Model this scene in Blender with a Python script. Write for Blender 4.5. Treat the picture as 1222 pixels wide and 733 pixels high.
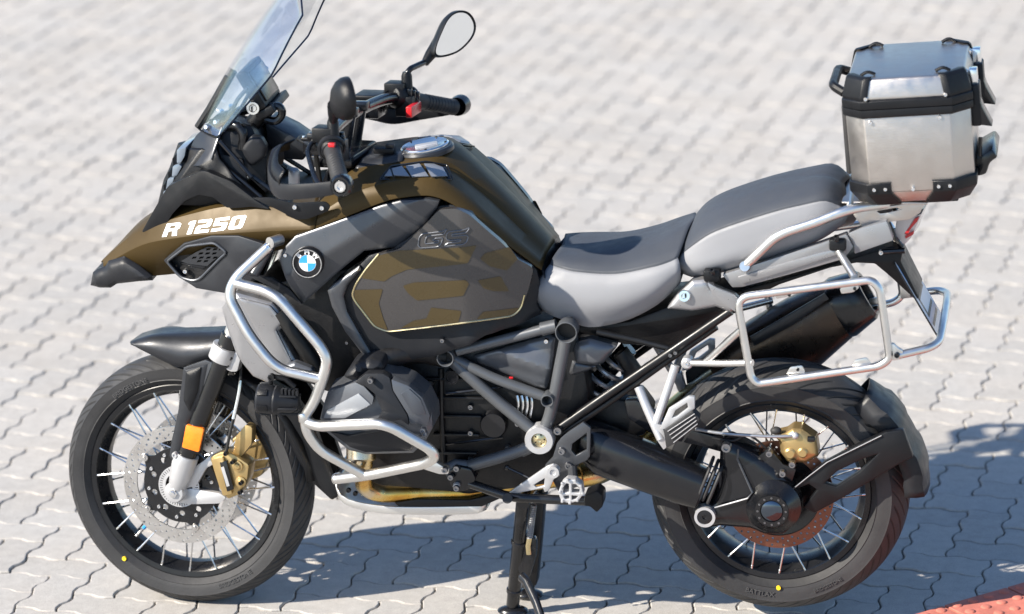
import bpy, bmesh, math, random
from mathutils import Vector as V, Matrix, Euler, noise
from mathutils.geometry import delaunay_2d_cdt
random.seed(7)
for o in list(bpy.data.objects): bpy.data.objects.remove(o)
SC = bpy.context.scene
COL = SC.collection
PI = math.pi

# ------------------------------------------------------------------ camera
CAM = V((1.54795, -8.24265, 3.43197))
CR = V((0.98603811, 0.16289646, -0.03454833)); CU = V((-0.01660192, 0.30260738, 0.9529707)); CF = V((-0.16569013, 0.93909186, -0.3010868))
FPX, CX, CY = 4290.53, 611.0, 366.5
cd = bpy.data.cameras.new('camera'); cam = bpy.data.objects.new('camera', cd); COL.objects.link(cam)
m = Matrix((CR, CU, -CF)).transposed().to_4x4(); m.translation = CAM; cam.matrix_world = m
cd.sensor_fit = 'HORIZONTAL'; cd.sensor_width = 36.0; cd.lens = FPX / 1222 * 36.0
cd.clip_start = 0.1; cd.clip_end = 3000
cd.dof.use_dof = True; cd.dof.focus_distance = 8.72; cd.dof.aperture_fstop = 2.3
SC.camera = cam
# ------------------------------------------------------------------ sky, sun, exposure
SUN_EL, SUN_AZ = math.radians(34), math.radians(35)      # light travels towards +x (rear of the bike), slightly towards +y
w = bpy.data.worlds.new('World'); SC.world = w; w.use_nodes = True
nt = w.node_tree
sky = nt.nodes.new('ShaderNodeTexSky'); sky.sky_type = 'NISHITA'; sky.sun_disc = False
sky.sun_elevation = SUN_EL; sky.ozone_density = 4.0; sky.dust_density = .4
bg = nt.nodes['Background']; nt.links.new(sky.outputs[0], bg.inputs[0]); bg.inputs[1].default_value = 0.105
ldir = V((math.cos(SUN_AZ) * math.cos(SUN_EL), math.sin(SUN_AZ) * math.cos(SUN_EL), -math.sin(SUN_EL)))
# the sky's sun stands at compass angle sun_rotation, clockwise from +y
sky.sun_rotation = math.atan2(-ldir.x, -ldir.y) % (2 * PI)
sd = bpy.data.lights.new('sun', 'SUN'); sd.energy = 5.0; sd.angle = math.radians(0.5); sd.color = (1.0, 0.92, 0.80)
sun = bpy.data.objects.new('sun', sd); COL.objects.link(sun); sun.location = (-6, -4, 6)
sun.rotation_euler = ldir.to_track_quat('-Z', 'Y').to_euler()
SC.view_settings.view_transform = 'Standard'; SC.view_settings.look = 'None'; SC.view_settings.gamma = 1
SC.view_settings.exposure = 0.98
SC.render.engine = 'CYCLES'

# ------------------------------------------------------------------ pixel -> place (modelling aid: where a traced point stands at depth Y)
RAKE = math.radians(24.5); STEER = math.radians(-7.2)
HEAD = V((-0.839, 0, 0)); AX = V((math.sin(RAKE), 0, math.cos(RAKE)))
S4 = Matrix.Translation(HEAD) @ Matrix.Rotation(STEER, 4, AX) @ Matrix.Translation(-HEAD)
S4i = S4.inverted()
def ray(px, py): return (CF + CR * ((px - CX) / FPX) - CU * ((py - CY) / FPX))
def at(px, py, Y):
    d = ray(px, py); return CAM + d * ((Y - CAM.y) / d.y)
def ats(px, py, Y):                      # same, in the frame of the steered front end
    o = S4i @ CAM; d = S4i.to_3x3() @ ray(px, py); return o + d * ((Y - o.y) / d.y)
def gnd(px, py, z=0.0):
    d = ray(px, py); return CAM + d * ((z - CAM.z) / d.z)

# ------------------------------------------------------------------ mesh helpers
def fillet(pts, r, n=4, closed=True):
    """round the corners of a polyline of vectors by length r"""
    pts = [V(p) for p in pts]; out = []; N = len(pts)
    for i, p in enumerate(pts):
        if not closed and i in (0, N - 1): out.append(p); continue
        a, b = pts[i - 1], pts[(i + 1) % N]
        la, lb = (a - p).length, (b - p).length
        rr = r[i] if isinstance(r, (list, tuple)) else r
        k = min(rr, la * .48, lb * .48)
        if k < 1e-6: out.append(p); continue
        p0 = p + (a - p) * (k / la); p1 = p + (b - p) * (k / lb)
        for j in range(n + 1):
            t = j / n; out.append(p0 * (1 - t) ** 2 + p * 2 * t * (1 - t) + p1 * t * t)
    return out
def catmull(pts, n=6, closed=False):
    pts = [V(p) for p in pts]; N = len(pts); out = []
    rng = range(N) if closed else range(N - 1)
    for i in rng:
        if closed: p0, p1, p2, p3 = pts[i - 1], pts[i], pts[(i + 1) % N], pts[(i + 2) % N]
        else: p1, p2 = pts[i], pts[i + 1]; p0 = pts[i - 1] if i else p1 * 2 - p2; p3 = pts[i + 2] if i + 2 < N else p2 * 2 - p1
        for j in range(n):
            t = j / n; t2 = t * t; t3 = t2 * t
            out.append(.5 * ((2 * p1) + (p2 - p0) * t + (2 * p0 - 5 * p1 + 4 * p2 - p3) * t2 + (3 * p1 - p0 - 3 * p2 + p3) * t3))
    if not closed: out.append(pts[-1])
    return out
def resample(pts, n):
    L = [0]
    for a, b in zip(pts, pts[1:]): L.append(L[-1] + (b - a).length)
    out = []; j = 0
    for i in range(n):
        d = L[-1] * i / (n - 1)
        while j < len(pts) - 2 and L[j + 1] < d: j += 1
        t = (d - L[j]) / max(1e-9, L[j + 1] - L[j]); out.append(pts[j].lerp(pts[j + 1], min(1, max(0, t))))
    return out

class MB:
    def __init__(s): s.v = []; s.f = []
    def add(s, vs, fs):
        o = len(s.v); s.v += [V(a) for a in vs]; s.f += [tuple(i + o for i in f) for f in fs]; return s
    def ring_frames(s, pts, closed):
        N = len(pts); T = []
        for i in range(N):
            a = pts[i - 1] if (i or closed) else pts[0]; b = pts[(i + 1) % N] if (i < N - 1 or closed) else pts[-1]
            T.append((b - a).normalized())
        up = V((0, 1, 0)) if abs(T[0].y) < .9 else V((0, 0, 1))
        n = (up - T[0] * up.dot(T[0])).normalized(); fr = []
        for i in range(N):
            n = (n - T[i] * n.dot(T[i])).normalized(); fr.append((n, T[i].cross(n)))
        return fr
    def tube(s, pts, r, seg=10, closed=False, sx=1.0):
        pts = [V(p) for p in pts]; N = len(pts); fr = s.ring_frames(pts, closed); vs = []; fs = []
        for i, p in enumerate(pts):
            rr = r[i] if isinstance(r, (list, tuple)) else r
            for k in range(seg):
                a = 2 * PI * k / seg; vs.append(p + fr[i][0] * (rr * sx * math.cos(a)) + fr[i][1] * (rr * math.sin(a)))
        for i in range(N if closed else N - 1):
            j = (i + 1) % N
            for k in range(seg):
                l = (k + 1) % seg; fs.append((i * seg + k, i * seg + l, j * seg + l, j * seg + k))
        if not closed: fs.append(tuple(range(seg))[::-1]); fs.append(tuple((N - 1) * seg + k for k in range(seg)))
        return s.add(vs, fs)
    def cyl(s, a, b, r0, r1=None, seg=18):
        return s.lathe([(r0, 0), (r0 if r1 is None else r1, (V(b) - V(a)).length)], a, V(b) - V(a), seg, True)
    def lathe(s, prof, o, axis, seg=32, cap=False, closed=False, arc=None):
        z = V(axis).normalized(); x = z.orthogonal().normalized() if abs(z.y) < .95 else V((1, 0, 0)); y = z.cross(x); o = V(o); vs = []; fs = []
        n = len(prof)
        for k in range(seg):
            a = 2 * PI * k / seg
            for r, h in prof: vs.append(o + z * h + (x * math.cos(a) + y * math.sin(a)) * r)
        for k in range(seg):
            l = (k + 1) % seg
            for i in range(n if closed else n - 1):
                j = (i + 1) % n; fs.append((k * n + i, l * n + i, l * n + j, k * n + j))
        if cap: fs.append(tuple(k * n for k in range(seg))[::-1]); fs.append(tuple(k * n + n - 1 for k in range(seg)))
        return s.add(vs, fs)
    def box(s, c, size, rot=None):
        c = V(c); R = rot or Matrix.Identity(3); h = V(size) / 2
        vs = [c + R @ V((x * h.x, y * h.y, z * h.z)) for x in (-1, 1) for y in (-1, 1) for z in (-1, 1)]
        return s.add(vs, [(0, 1, 3, 2), (4, 6, 7, 5), (0, 4, 5, 1), (2, 3, 7, 6), (0, 2, 6, 4), (1, 5, 7, 3)])
    def prism(s, pts, off):
        """closed outline extruded by a vector or by one vector for each point"""
        pts = [V(p) for p in pts]; n = len(pts)
        q = [p + (V(off[i]) if isinstance(off, list) else V(off)) for i, p in enumerate(pts)]
        return s.add(pts + q, [tuple(range(n)), tuple(range(2 * n - 1, n - 1, -1))] + [(i, (i + 1) % n, n + (i + 1) % n, n + i) for i in range(n)])
    def loft(s, rings, cap=True):
        n = len(rings[0]); vs = [p for r in rings for p in r]; fs = []
        for i in range(len(rings) - 1):
            for k in range(n):
                l = (k + 1) % n; fs.append((i * n + k, i * n + l, (i + 1) * n + l, (i + 1) * n + k))
        if cap: fs.append(tuple(range(n))[::-1]); fs.append(tuple((len(rings) - 1) * n + k for k in range(n)))
        return s.add(vs, fs)
    def grid(s, rows):
        n = len(rows[0]); vs = [p for r in rows for p in r]
        return s.add(vs, [(i * n + k, i * n + k + 1, (i + 1) * n + k + 1, (i + 1) * n + k) for i in range(len(rows) - 1) for k in range(n - 1)])
    def sphere(s, c, r, seg=16, rings=10):
        r = V(r) if hasattr(r, '__len__') else V((r, r, r)); c = V(c)
        rows = [[c + V((r.x * math.sin(PI * i / rings) * math.cos(2 * PI * k / seg), r.y * math.sin(PI * i / rings) * math.sin(2 * PI * k / seg), r.z * math.cos(PI * i / rings))) for k in range(seg)] for i in range(rings + 1)]
        return s.loft(rows, False)
    def mesh(s, name, mat, bevel=0, angle=35, flip=False, xf=None, seg=2, merge=1e-5, solid=0):
        bm = bmesh.new(); vs = []
        for p in s.v:
            p = V((p.x, -p.y, p.z)) if flip else p
            vs.append(bm.verts.new(xf @ p if xf else p))
        for f in s.f:
            if len(set(f)) > 2:
                try: bm.faces.new([vs[i] for i in f])
                except ValueError: pass
        bmesh.ops.remove_doubles(bm, verts=bm.verts, dist=merge)
        bmesh.ops.recalc_face_normals(bm, faces=bm.faces)
        if bevel:
            ed = [e for e in bm.edges if len(e.link_faces) == 2 and e.calc_face_angle(0) > .5]
            if ed: bmesh.ops.bevel(bm, geom=ed, offset=bevel, segments=seg, affect='EDGES', profile=.5, clamp_overlap=True)
        me = bpy.data.meshes.new(name); bm.to_mesh(me); bm.free()
        me.polygons.foreach_set('use_smooth', [True] * len(me.polygons))
        me.set_sharp_from_angle(angle=math.radians(angle)); me.update()
        me.materials.append(MAT[mat] if isinstance(mat, str) else mat)
        return me
    def build(s, name, mat, parent=None, bevel=0, angle=35, mirror=False, steer=False, seg=2, label=None, solid=0):
        """one mesh object; mirror adds the same part on the right-hand side"""
        res = []
        for fl in ((False, True) if mirror else (False,)):
            me = s.mesh(name, mat, bevel, angle, fl, S4 if steer else None, seg)
            o = bpy.data.objects.new(name, me); COL.objects.link(o)
            pa = parent[1 if fl else 0] if isinstance(parent, (tuple, list)) else parent
            if pa: o.parent = pa
            if solid:
                md = o.modifiers.new('solid', 'SOLIDIFY'); md.thickness = solid; md.offset = 0
            if label: o['label'] = label
            res.append(o)
        return tuple(res) if mirror else res[0]

def panel(px, Y, depth, dome=0.0, edge=.008, er=.02, res=.012, f=at, rnd=0, yf=None):
    """domed body panel: traced outline at depth Y, rounded edge, crown dome, skirt going inwards by depth. Left-hand side (faces -y)"""
    P3 = [f(p[0], p[1], p[2] if len(p) > 2 else Y) for p in px]
    if rnd: P3 = fillet(P3, rnd, 3)
    pl = []
    for i, p in enumerate(P3):                           # densify
        q = P3[(i + 1) % len(P3)]; n = max(1, int((q - p).length / res))
        pl += [p.lerp(q, k / n) for k in range(n)]
    x0, x1 = min(p.x for p in pl), max(p.x for p in pl); z0, z1 = min(p.z for p in pl), max(p.z for p in pl)
    def inside(x, z):
        c = False; n = len(pl)
        for i in range(n):
            a, b = pl[i], pl[i - 1]
            if (a.z > z) != (b.z > z) and x < (b.x - a.x) * (z - a.z) / (b.z - a.z) + a.x: c = not c
        return c
    def dist(x, z):
        d = 9
        for i in range(len(P3)):
            a, b = P3[i - 1], P3[i]; ex, ez = b.x - a.x, b.z - a.z; L = ex * ex + ez * ez
            t = 0 if L < 1e-12 else max(0, min(1, ((x - a.x) * ex + (z - a.z) * ez) / L))
            d = min(d, math.hypot(x - a.x - ex * t, z - a.z - ez * t))
        return d
    vs2 = [V((p.x, p.z)) for p in pl]; n = len(pl); ys = [p.y for p in pl]
    pts = []; i = 0; z = z0 + res / 2
    lipr = er if (edge or dome) else 0
    if lipr:                                             # clean rings along the edge carry the rounded lip
        for fr_ in (.22, .55, 1.0):
            for k in range(n):
                a_, b_ = pl[k - 1], pl[(k + 1) % n]; t_ = V((b_.x - a_.x, b_.z - a_.z)); t_ = t_.normalized() if t_.length else V((1, 0)); q_ = V((pl[k].x, pl[k].z))
                for sg in (1, -1):
                    c_ = q_ + V((-t_.y, t_.x)) * sg * lipr * fr_
                    if inside(c_.x, c_.y) and dist(c_.x, c_.y) > lipr * fr_ * .93: pts.append(c_)
    while z < z1:
        x = x0 + res / 2 + (res / 2 if i % 2 else 0)
        while x < x1:
            if inside(x, z) and dist(x, z) > max(res * .45, lipr * 1.25): pts.append(V((x, z)))
            x += res
        z += res * .87; i += 1
    out = delaunay_2d_cdt(vs2 + pts, [(i, (i + 1) % n) for i in range(n)], [], 1, 1e-6)
    vv, ff = out[0], out[2]
    W = [(p.x, p.z, p.y) for p in P3]
    def ybase(x, z):
        sw = sy = 0
        for a, b, c in W:
            w_ = 1 / ((x - a) ** 2 + (z - b) ** 2 + 1e-5); sw += w_; sy += w_ * c
        return sy / sw
    vary = any(len(p) > 2 for p in px)
    half = min(x1 - x0, z1 - z0) / 2
    mb = MB(); vs = []
    for p in vv:
        d = dist(p.x, p.y); yb = ybase(p.x, p.y) if vary else Y
        t = min(1, d / er); lip = edge * (1 - (1 - t) ** 2); t2 = min(1, d / half)
        y = yb - lip - dome * (1 - (1 - t2) ** 2)
        if yf: y = yf(p.x, p.y, y)
        vs.append(V((p.x, y, p.y)))
    mb.add(vs, ff)
    if depth:
        cnt = {}
        for fc in ff:
            for a, b in zip(fc, fc[1:] + fc[:1]): cnt[(min(a, b), max(a, b))] = cnt.get((min(a, b), max(a, b)), 0) + 1
        for (a, b), c in cnt.items():
            if c == 1: mb.add([vs[a], vs[b], vs[b] + V((0, depth, 0)), vs[a] + V((0, depth, 0))], [(0, 1, 2, 3)])
        # back
    return mb

def skin(curves, n=24, f=at, sm=4, mirror=True, across=1):
    """surface through traced curves (lowest on the left side up to the ridge); mirrored to the right"""
    C = []
    for c in curves:
        p = [f(*q) for q in c]; C.append(resample(catmull(p, sm) if len(p) > 2 else p, n))
    if across > 1:
        cols = [catmull([c[i] for c in C], across) for i in range(n)]
        C = [[cols[i][k] for i in range(n)] for k in range(len(cols[0]))]
    mb = MB(); mb.grid(C)
    if mirror: mb.grid([[V((p.x, -p.y, p.z)) for p in c] for c in C])
    return mb
def slab(px, Y, depth, f=at, rnd=0, n=3):
    """flat plate: traced outline at depth Y, extruded inwards"""
    P3 = [f(p[0], p[1], p[2] if len(p) > 2 else Y) for p in px]
    if rnd: P3 = fillet(P3, rnd, n)
    return MB().prism(P3, (0, depth, 0))
def bolt(mb, p, r=.006, h=.006, ax=(0, -1, 0)):
    ax = V(ax).normalized(); mb.lathe([(0, h * .55), (r * .45, h * .55), (r * .5, h), (r * .85, h), (r, h * .6), (r, -.004)], p, ax, 12); return mb

# ------------------------------------------------------------------ materials
MAT = {}
def mat(name, col, metal=0.0, rough=.5, bump=0.0, bscale=300, var=.06, vscale=9, coat=0.0, rvar=.08, spec=.5, trans=0.0, aniso=None, dust=0.0, ior=1.45, detail=6):
    m = bpy.data.materials.new(name); m.use_nodes = True; N = m.node_tree.nodes; L = m.node_tree.links
    b = N['Principled BSDF']; b.inputs['Metallic'].default_value = metal; b.inputs['Roughness'].default_value = rough
    b.inputs['Specular IOR Level'].default_value = spec; b.inputs['Coat Weight'].default_value = coat; b.inputs['Coat Roughness'].default_value = .22
    b.inputs['Transmission Weight'].default_value = trans; b.inputs['IOR'].default_value = ior
    tc = N.new('ShaderNodeTexCoord')
    n1 = N.new('ShaderNodeTexNoise'); n1.inputs['Scale'].default_value = vscale; n1.inputs['Detail'].default_value = detail; L.new(tc.outputs['Object'], n1.inputs['Vector'])
    mr = N.new('ShaderNodeMapRange'); mr.inputs[1].default_value = .3; mr.inputs[2].default_value = .7; mr.inputs[3].default_value = 1 - var; mr.inputs[4].default_value = 1 + var; L.new(n1.outputs['Fac'], mr.inputs[0])
    mx = N.new('ShaderNodeVectorMath'); mx.operation = 'SCALE'; mx.inputs[0].default_value = col; L.new(mr.outputs[0], mx.inputs['Scale'])
    csock = mx.outputs[0]
    if dust:                                              # fine pale road dust, blotchy
        n3 = N.new('ShaderNodeTexNoise'); n3.inputs['Scale'].default_value = 22; n3.inputs['Detail'].default_value = 9; n3.inputs['Roughness'].default_value = .7; L.new(tc.outputs['Object'], n3.inputs['Vector'])
        dr = N.new('ShaderNodeMapRange'); dr.inputs[1].default_value = .45; dr.inputs[2].default_value = .8; dr.inputs[4].default_value = dust; L.new(n3.outputs['Fac'], dr.inputs[0])
        mm = N.new('ShaderNodeMix'); mm.data_type = 'RGBA'; L.new(dr.outputs[0], mm.inputs[0]); L.new(csock, mm.inputs[6]); mm.inputs[7].default_value = (.33, .29, .24, 1); csock = mm.outputs[2]
    L.new(csock, b.inputs['Base Color'])
    if rvar:
        r2 = N.new('ShaderNodeMapRange'); r2.inputs[1].default_value = .3; r2.inputs[2].default_value = .7; r2.inputs[3].default_value = max(.02, rough - rvar); r2.inputs[4].default_value = min(1, rough + rvar)
        n4 = N.new('ShaderNodeTexNoise'); n4.inputs['Scale'].default_value = 35; n4.inputs['Detail'].default_value = 5; L.new(tc.outputs['Object'], n4.inputs['Vector'])
        L.new(n4.outputs['Fac'], r2.inputs[0]); L.new(r2.outputs[0], b.inputs['Roughness'])
    if bump or aniso:
        n2 = N.new('ShaderNodeTexNoise'); n2.inputs['Scale'].default_value = bscale; n2.inputs['Detail'].default_value = 3
        if aniso:
            mp = N.new('ShaderNodeMapping'); mp.inputs['Scale'].default_value = aniso; L.new(tc.outputs['Object'], mp.inputs[0]); L.new(mp.outputs[0], n2.inputs['Vector'])
        else: L.new(tc.outputs['Object'], n2.inputs['Vector'])
        bp = N.new('ShaderNodeBump'); bp.inputs['Strength'].default_value = bump; bp.inputs['Distance'].default_value = .002; L.new(n2.outputs['Fac'], bp.inputs['Height']); L.new(bp.outputs[0], b.inputs['Normal'])
    MAT[name] = m; return m
mat('rubber', (.030, .030, .0315), rough=.56, spec=.4, bump=.25, bscale=160, var=.25, dust=0.015)
mat('rim_black', (.006, .0065, .008), rough=.30, coat=0.0, dust=0.009)
mat('spoke_steel', (.62, .62, .62), metal=1, rough=.25)
mat('disc_steel', (.60, .58, .56), metal=1, rough=.30, bump=.15, bscale=200, aniso=(1, 1, 1))
mat('disc_brown', (.20, .098, .066), metal=.85, rough=.42, bump=.1, bscale=200)  # brown is the red strip's reflection, painted into the disc colour
mat('alu_tube', (.70, .69, .67), metal=1, rough=.34, bump=.02, bscale=900, rvar=.05)
mat('alu_cast', (0.5, 0.5, 0.51), metal=.55, rough=.42, bump=.12, bscale=420, dust=0.015)
mat('alu_bright', (.82, .82, .82), metal=1, rough=.2)
mat('alu_sheet', (.54, .50, .465), metal=1, rough=.36, bump=.25, bscale=60, aniso=(1, 14, 14), var=.05, rvar=.06)  # warm tint painted in for the reflections on the sheet
mat('silver_paint', (.30, .30, .31), metal=.6, rough=.33, coat=.25, bump=.04, bscale=900)
mat('plastic', (.006, .0065, .008), rough=.38, bump=.28, bscale=900, var=.15, dust=0.007, spec=.35)
mat('plastic_fine', (0.014, 0.015, 0.018), rough=.40, bump=.12, bscale=1200, var=.1, spec=.3, dust=0.012)
mat('gloss_black', (.005, .0055, .007), rough=.22, coat=.25, dust=0.009)
mat('cast_black', (.0065, .007, .009), rough=.21, bump=.02, bscale=500, coat=.2, dust=0.015)
mat('engine_dark', (0.005, 0.005, 0.006), rough=.45, bump=.3, bscale=200, dust=0.015)
mat('frame_grey', (0.1, 0.106, 0.115), metal=.35, rough=.38, bump=.05, bscale=700, dust=0.018)
mat('graphite', (0.075, 0.079, 0.088), metal=.55, rough=.34, bump=.05, bscale=1500, var=.05, coat=.15, dust=0.006)
mat('graphite_dark', (0.026, 0.028, 0.033), metal=.35, rough=.38, bump=.06, bscale=1500, var=.05, coat=.15, dust=0.009)
mat('cover_grey', (.12, .128, .143), metal=.5, rough=.36, bump=.06, bscale=900, dust=0.015)
mat('olive', (.058, .038, .0135), metal=.10, spec=.2, rough=.42, bump=.02, bscale=1500, var=.05, coat=0.0, rvar=.03, dust=0.006)
mat('olive_decal', (0.062, 0.044, 0.016), metal=.25, rough=.28, var=.05, coat=.35)
mat('decal_grey', (0.058, 0.055, 0.055), metal=.35, rough=.28, var=.04, coat=.35)
mat('seat_grey', (0.215, 0.22, 0.235), rough=.52, bump=.22, bscale=700, var=.04, spec=.4)
mat('seat_dark', (.044, .050, .062), rough=.58, bump=.25, bscale=800, var=.06, spec=.4)
mat('muffler', (.060, .045, .036), metal=.8, rough=.30, bump=.05, bscale=200, dust=0.009)  # brownish base colour imitates a warm reflection on the silencer
mat('mirror_glass', (.92, .94, .95), metal=1, rough=.02, rvar=0, var=0)
mat('gold', (.47, .335, .15), metal=.75, rough=.36, bump=.12, bscale=500, dust=0.015)
mat('orange', (.90, .22, .01), rough=.18, coat=.5, var=.12, vscale=60, bump=.3, bscale=260)
mat('red', (.55, .015, .02), rough=.3, coat=.4)
mat('white_print', (.80, .80, .80), rough=.35, var=.01)
mat('blue_print', (.03, .30, .68), rough=.25, coat=.4, var=.01)
mat('dark_print', (.010, .010, .012), rough=.3, var=.01)
mat('yellow', (.80, .55, .02), rough=.5)
mat('plate_white', (.66, .68, .72), rough=.35)
mat('sump', (.70, .70, .69), metal=.8, rough=.36, bump=.1, bscale=300, dust=0.015)
mat('brass', (.62, .52, .30), metal=1, rough=.3)
mat('hose', (0.009, 0.009, 0.009), rough=.5)
mat('spring', (.33, .34, .36), metal=.7, rough=.35)
mat('paper', (.62, .56, .44), rough=.7, var=.1)
# clear screen
def glass(name, col, rough, refl=1.0, ior=1.15):
    m = bpy.data.materials.new(name); m.use_nodes = True; N = m.node_tree.nodes; L = m.node_tree.links
    N.remove(N['Principled BSDF']); t = N.new('ShaderNodeBsdfTransparent'); t.inputs[0].default_value = (*col, 1)
    g = N.new('ShaderNodeBsdfGlossy'); g.inputs[0].default_value = (.9, .93, 1, 1); g.inputs['Roughness'].default_value = rough
    fr = N.new('ShaderNodeFresnel'); fr.inputs[0].default_value = ior
    mu = N.new('ShaderNodeMath'); mu.operation = 'MULTIPLY'; mu.inputs[1].default_value = refl; L.new(fr.outputs[0], mu.inputs[0])
    mx = N.new('ShaderNodeMixShader'); L.new(mu.outputs[0], mx.inputs[0]); L.new(t.outputs[0], mx.inputs[1]); L.new(g.outputs[0], mx.inputs[2])
    L.new(mx.outputs[0], N['Material Output'].inputs[0]); MAT[name] = m
glass('clear', (.975, .985, .99), .02, refl=.35, ior=1.3)
glass('screen_rim', (.12, .17, .26), .06, ior=1.4)
glass('smoke', (.30, .36, .42), .06, ior=1.4)
# exhaust header: heat-tinted steel, straw to brown to violet in bands along the pipe
def header():
    m = mat('header_steel', (.5, .4, .25), metal=1, rough=.28, bump=.1, bscale=300); N = m.node_tree.nodes; L = m.node_tree.links
    tc = N.new('ShaderNodeTexCoord'); n = N.new('ShaderNodeTexNoise'); n.inputs['Scale'].default_value = 7; n.inputs['Detail'].default_value = 5; L.new(tc.outputs['Object'], n.inputs['Vector'])
    cr = N.new('ShaderNodeValToRGB'); e = cr.color_ramp.elements; e[0].position = .28; e[0].color = (.16, .10, .17, 1); e[1].position = .72; e[1].color = (.62, .56, .48, 1)
    for p, c in ((.38, (.36, .14, .04, 1)), (.47, (.62, .36, .07, 1)), (.58, (.70, .50, .18, 1))):
        k = e.new(p); k.color = c
    L.new(n.outputs['Fac'], cr.inputs[0]); L.new(cr.outputs[0], N['Principled BSDF'].inputs['Base Color'])
header()
# concrete pavers
def paver_mat(name, src):
    m = bpy.data.materials.new(name); m.use_nodes = True; N = m.node_tree.nodes; L = m.node_tree.links; b = N['Principled BSDF']
    b.inputs['Roughness'].default_value = .88; b.inputs['Specular IOR Level'].default_value = .25
    tc = N.new('ShaderNodeNewGeometry')
    if src == 'object': r = N.new('ShaderNodeObjectInfo'); rs = r.outputs['Random']
    else: r = N.new('ShaderNodeAttribute'); r.attribute_name = 'tint'; rs = r.outputs['Fac']
    def noi(sc, det, ro=.5):
        n = N.new('ShaderNodeTexNoise'); n.inputs['Scale'].default_value = sc; n.inputs['Detail'].default_value = det; n.inputs['Roughness'].default_value = ro; L.new(tc.outputs['Position'], n.inputs['Vector']); return n.outputs['Fac']
    def mp(s, a, b_, c, d):
        q = N.new('ShaderNodeMapRange'); q.inputs[1].default_value = a; q.inputs[2].default_value = b_; q.inputs[3].default_value = c; q.inputs[4].default_value = d; L.new(s, q.inputs[0]); return q.outputs[0]
    def mul(a, b_):
        q = N.new('ShaderNodeMath'); q.operation = 'MULTIPLY'; L.new(a, q.inputs[0]); L.new(b_, q.inputs[1]); return q.outputs[0]
    v = mul(mul(mul(mp(rs, 0, 1, .95, 1.045), mp(noi(1.3, 4), .3, .7, .96, 1.03)), mp(noi(26, 6, .7), .25, .75, .84, 1.10)), mp(noi(380, 4), .25, .75, .78, 1.17))
    # dark pores and a few stains
    v = mul(v, mp(noi(150, 2), .68, .74, 1.0, .80)); v = mul(v, mp(noi(6.5, 5, .7), .66, .78, 1.0, .80))
    hue = N.new('ShaderNodeMix'); hue.data_type = 'RGBA'; L.new(mp(noi(3.1, 3), .35, .65, 0, 1), hue.inputs[0]); hue.inputs[6].default_value = (.40, .385, .365, 1); hue.inputs[7].default_value = (.415, .39, .36, 1)
    sc = N.new('ShaderNodeVectorMath'); sc.operation = 'SCALE'; L.new(hue.outputs[2], sc.inputs[0]); L.new(v, sc.inputs['Scale']); L.new(sc.outputs[0], b.inputs['Base Color'])
    bp = N.new('ShaderNodeBump'); bp.inputs['Strength'].default_value = .35; bp.inputs['Distance'].default_value = .003; L.new(noi(300, 4, .6), bp.inputs['Height']); L.new(bp.outputs[0], b.inputs['Normal'])
    MAT[name] = m
paver_mat('paver_one', 'object'); paver_mat('paver_many', 'attr')
mat('joint_sand', (.15, .128, .098), rough=.95, bump=.6, bscale=260, var=.35, vscale=14)
def far_paving():
    m = mat('far_paving', (.40, .385, .36), rough=.9, var=.05, vscale=2); N = m.node_tree.nodes; L = m.node_tree.links; b = N['Principled BSDF']
    g = N.new('ShaderNodeNewGeometry'); mp = N.new('ShaderNodeMapping'); mp.inputs['Rotation'].default_value = (0, 0, math.radians(6.42)); L.new(g.outputs['Position'], mp.inputs[0])
    br = N.new('ShaderNodeTexBrick'); br.inputs['Scale'].default_value = 2.222; br.inputs['Mortar Size'].default_value = .006; br.inputs['Color1'].default_value = (.40, .385, .36, 1); br.inputs['Color2'].default_value = (.375, .36, .34, 1); br.inputs['Mortar'].default_value = (.17, .15, .12, 1)
    L.new(mp.outputs[0], br.inputs['Vector']); L.new(br.outputs[0], b.inputs['Base Color'])
far_paving()
mat('red_tile', (.46, .145, .105), rough=.85, bump=.35, bscale=260, var=.16, vscale=30)
mat('kerb_dark', (.07, .06, .055), rough=.9, var=.2)

mat('lens', (.20, .24, .29), rough=.08, coat=.8, metal=.3)
mat('cover_light', (.30, .315, .34), metal=.5, rough=.36, bump=.05, bscale=900)
mat('hub_steel', (.10, .12, .15), metal=1, rough=.10)
mat('satin_black', (.007, .0075, .009), rough=.36, spec=.4)
mat('bolt_steel', (.30, .30, .31), metal=1, rough=.34)

# ------------------------------------------------------------------ ground
def kind(o, k): o['kind'] = k; return o
def tag(o, label, cat, group=None):
    o['label'] = label; o['category'] = cat
    if group: o['group'] = group
    return o
GO = V((0.1839445, 0.07593804)); GY = math.radians(-6.420908); UN = .1125
gc, gs = math.cos(GY), math.sin(GY)
def grid2(u, v): return V((GO.x + (u * gc - v * gs) * UN, GO.y + (u * gs + v * gc) * UN, 0))
AMP = .085
def wave(t): return AMP * math.sin(2 * PI * t) * (1 + .25 * math.cos(4 * PI * t))
def paver_outline(vert, k=5):
    """unit outline, 2 x 1 stone, every unit edge an S so that all stones interlock; ccw"""
    W_, H_ = (1, 2) if vert else (2, 1); P = []
    for i in range(W_):
        for j in range(k): t = j / k; P.append((i + t, wave(t)))
    for i in range(H_):
        for j in range(k): t = j / k; P.append((W_ - wave(t), i + t))
    for i in range(W_):
        for j in range(k): t = 1 - j / k; P.append((W_ - 1 - i + t, H_ + wave(t)))
    for i in range(H_):
        for j in range(k): t = 1 - j / k; P.append((-wave(t), H_ - 1 - i + t))
    return P
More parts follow.
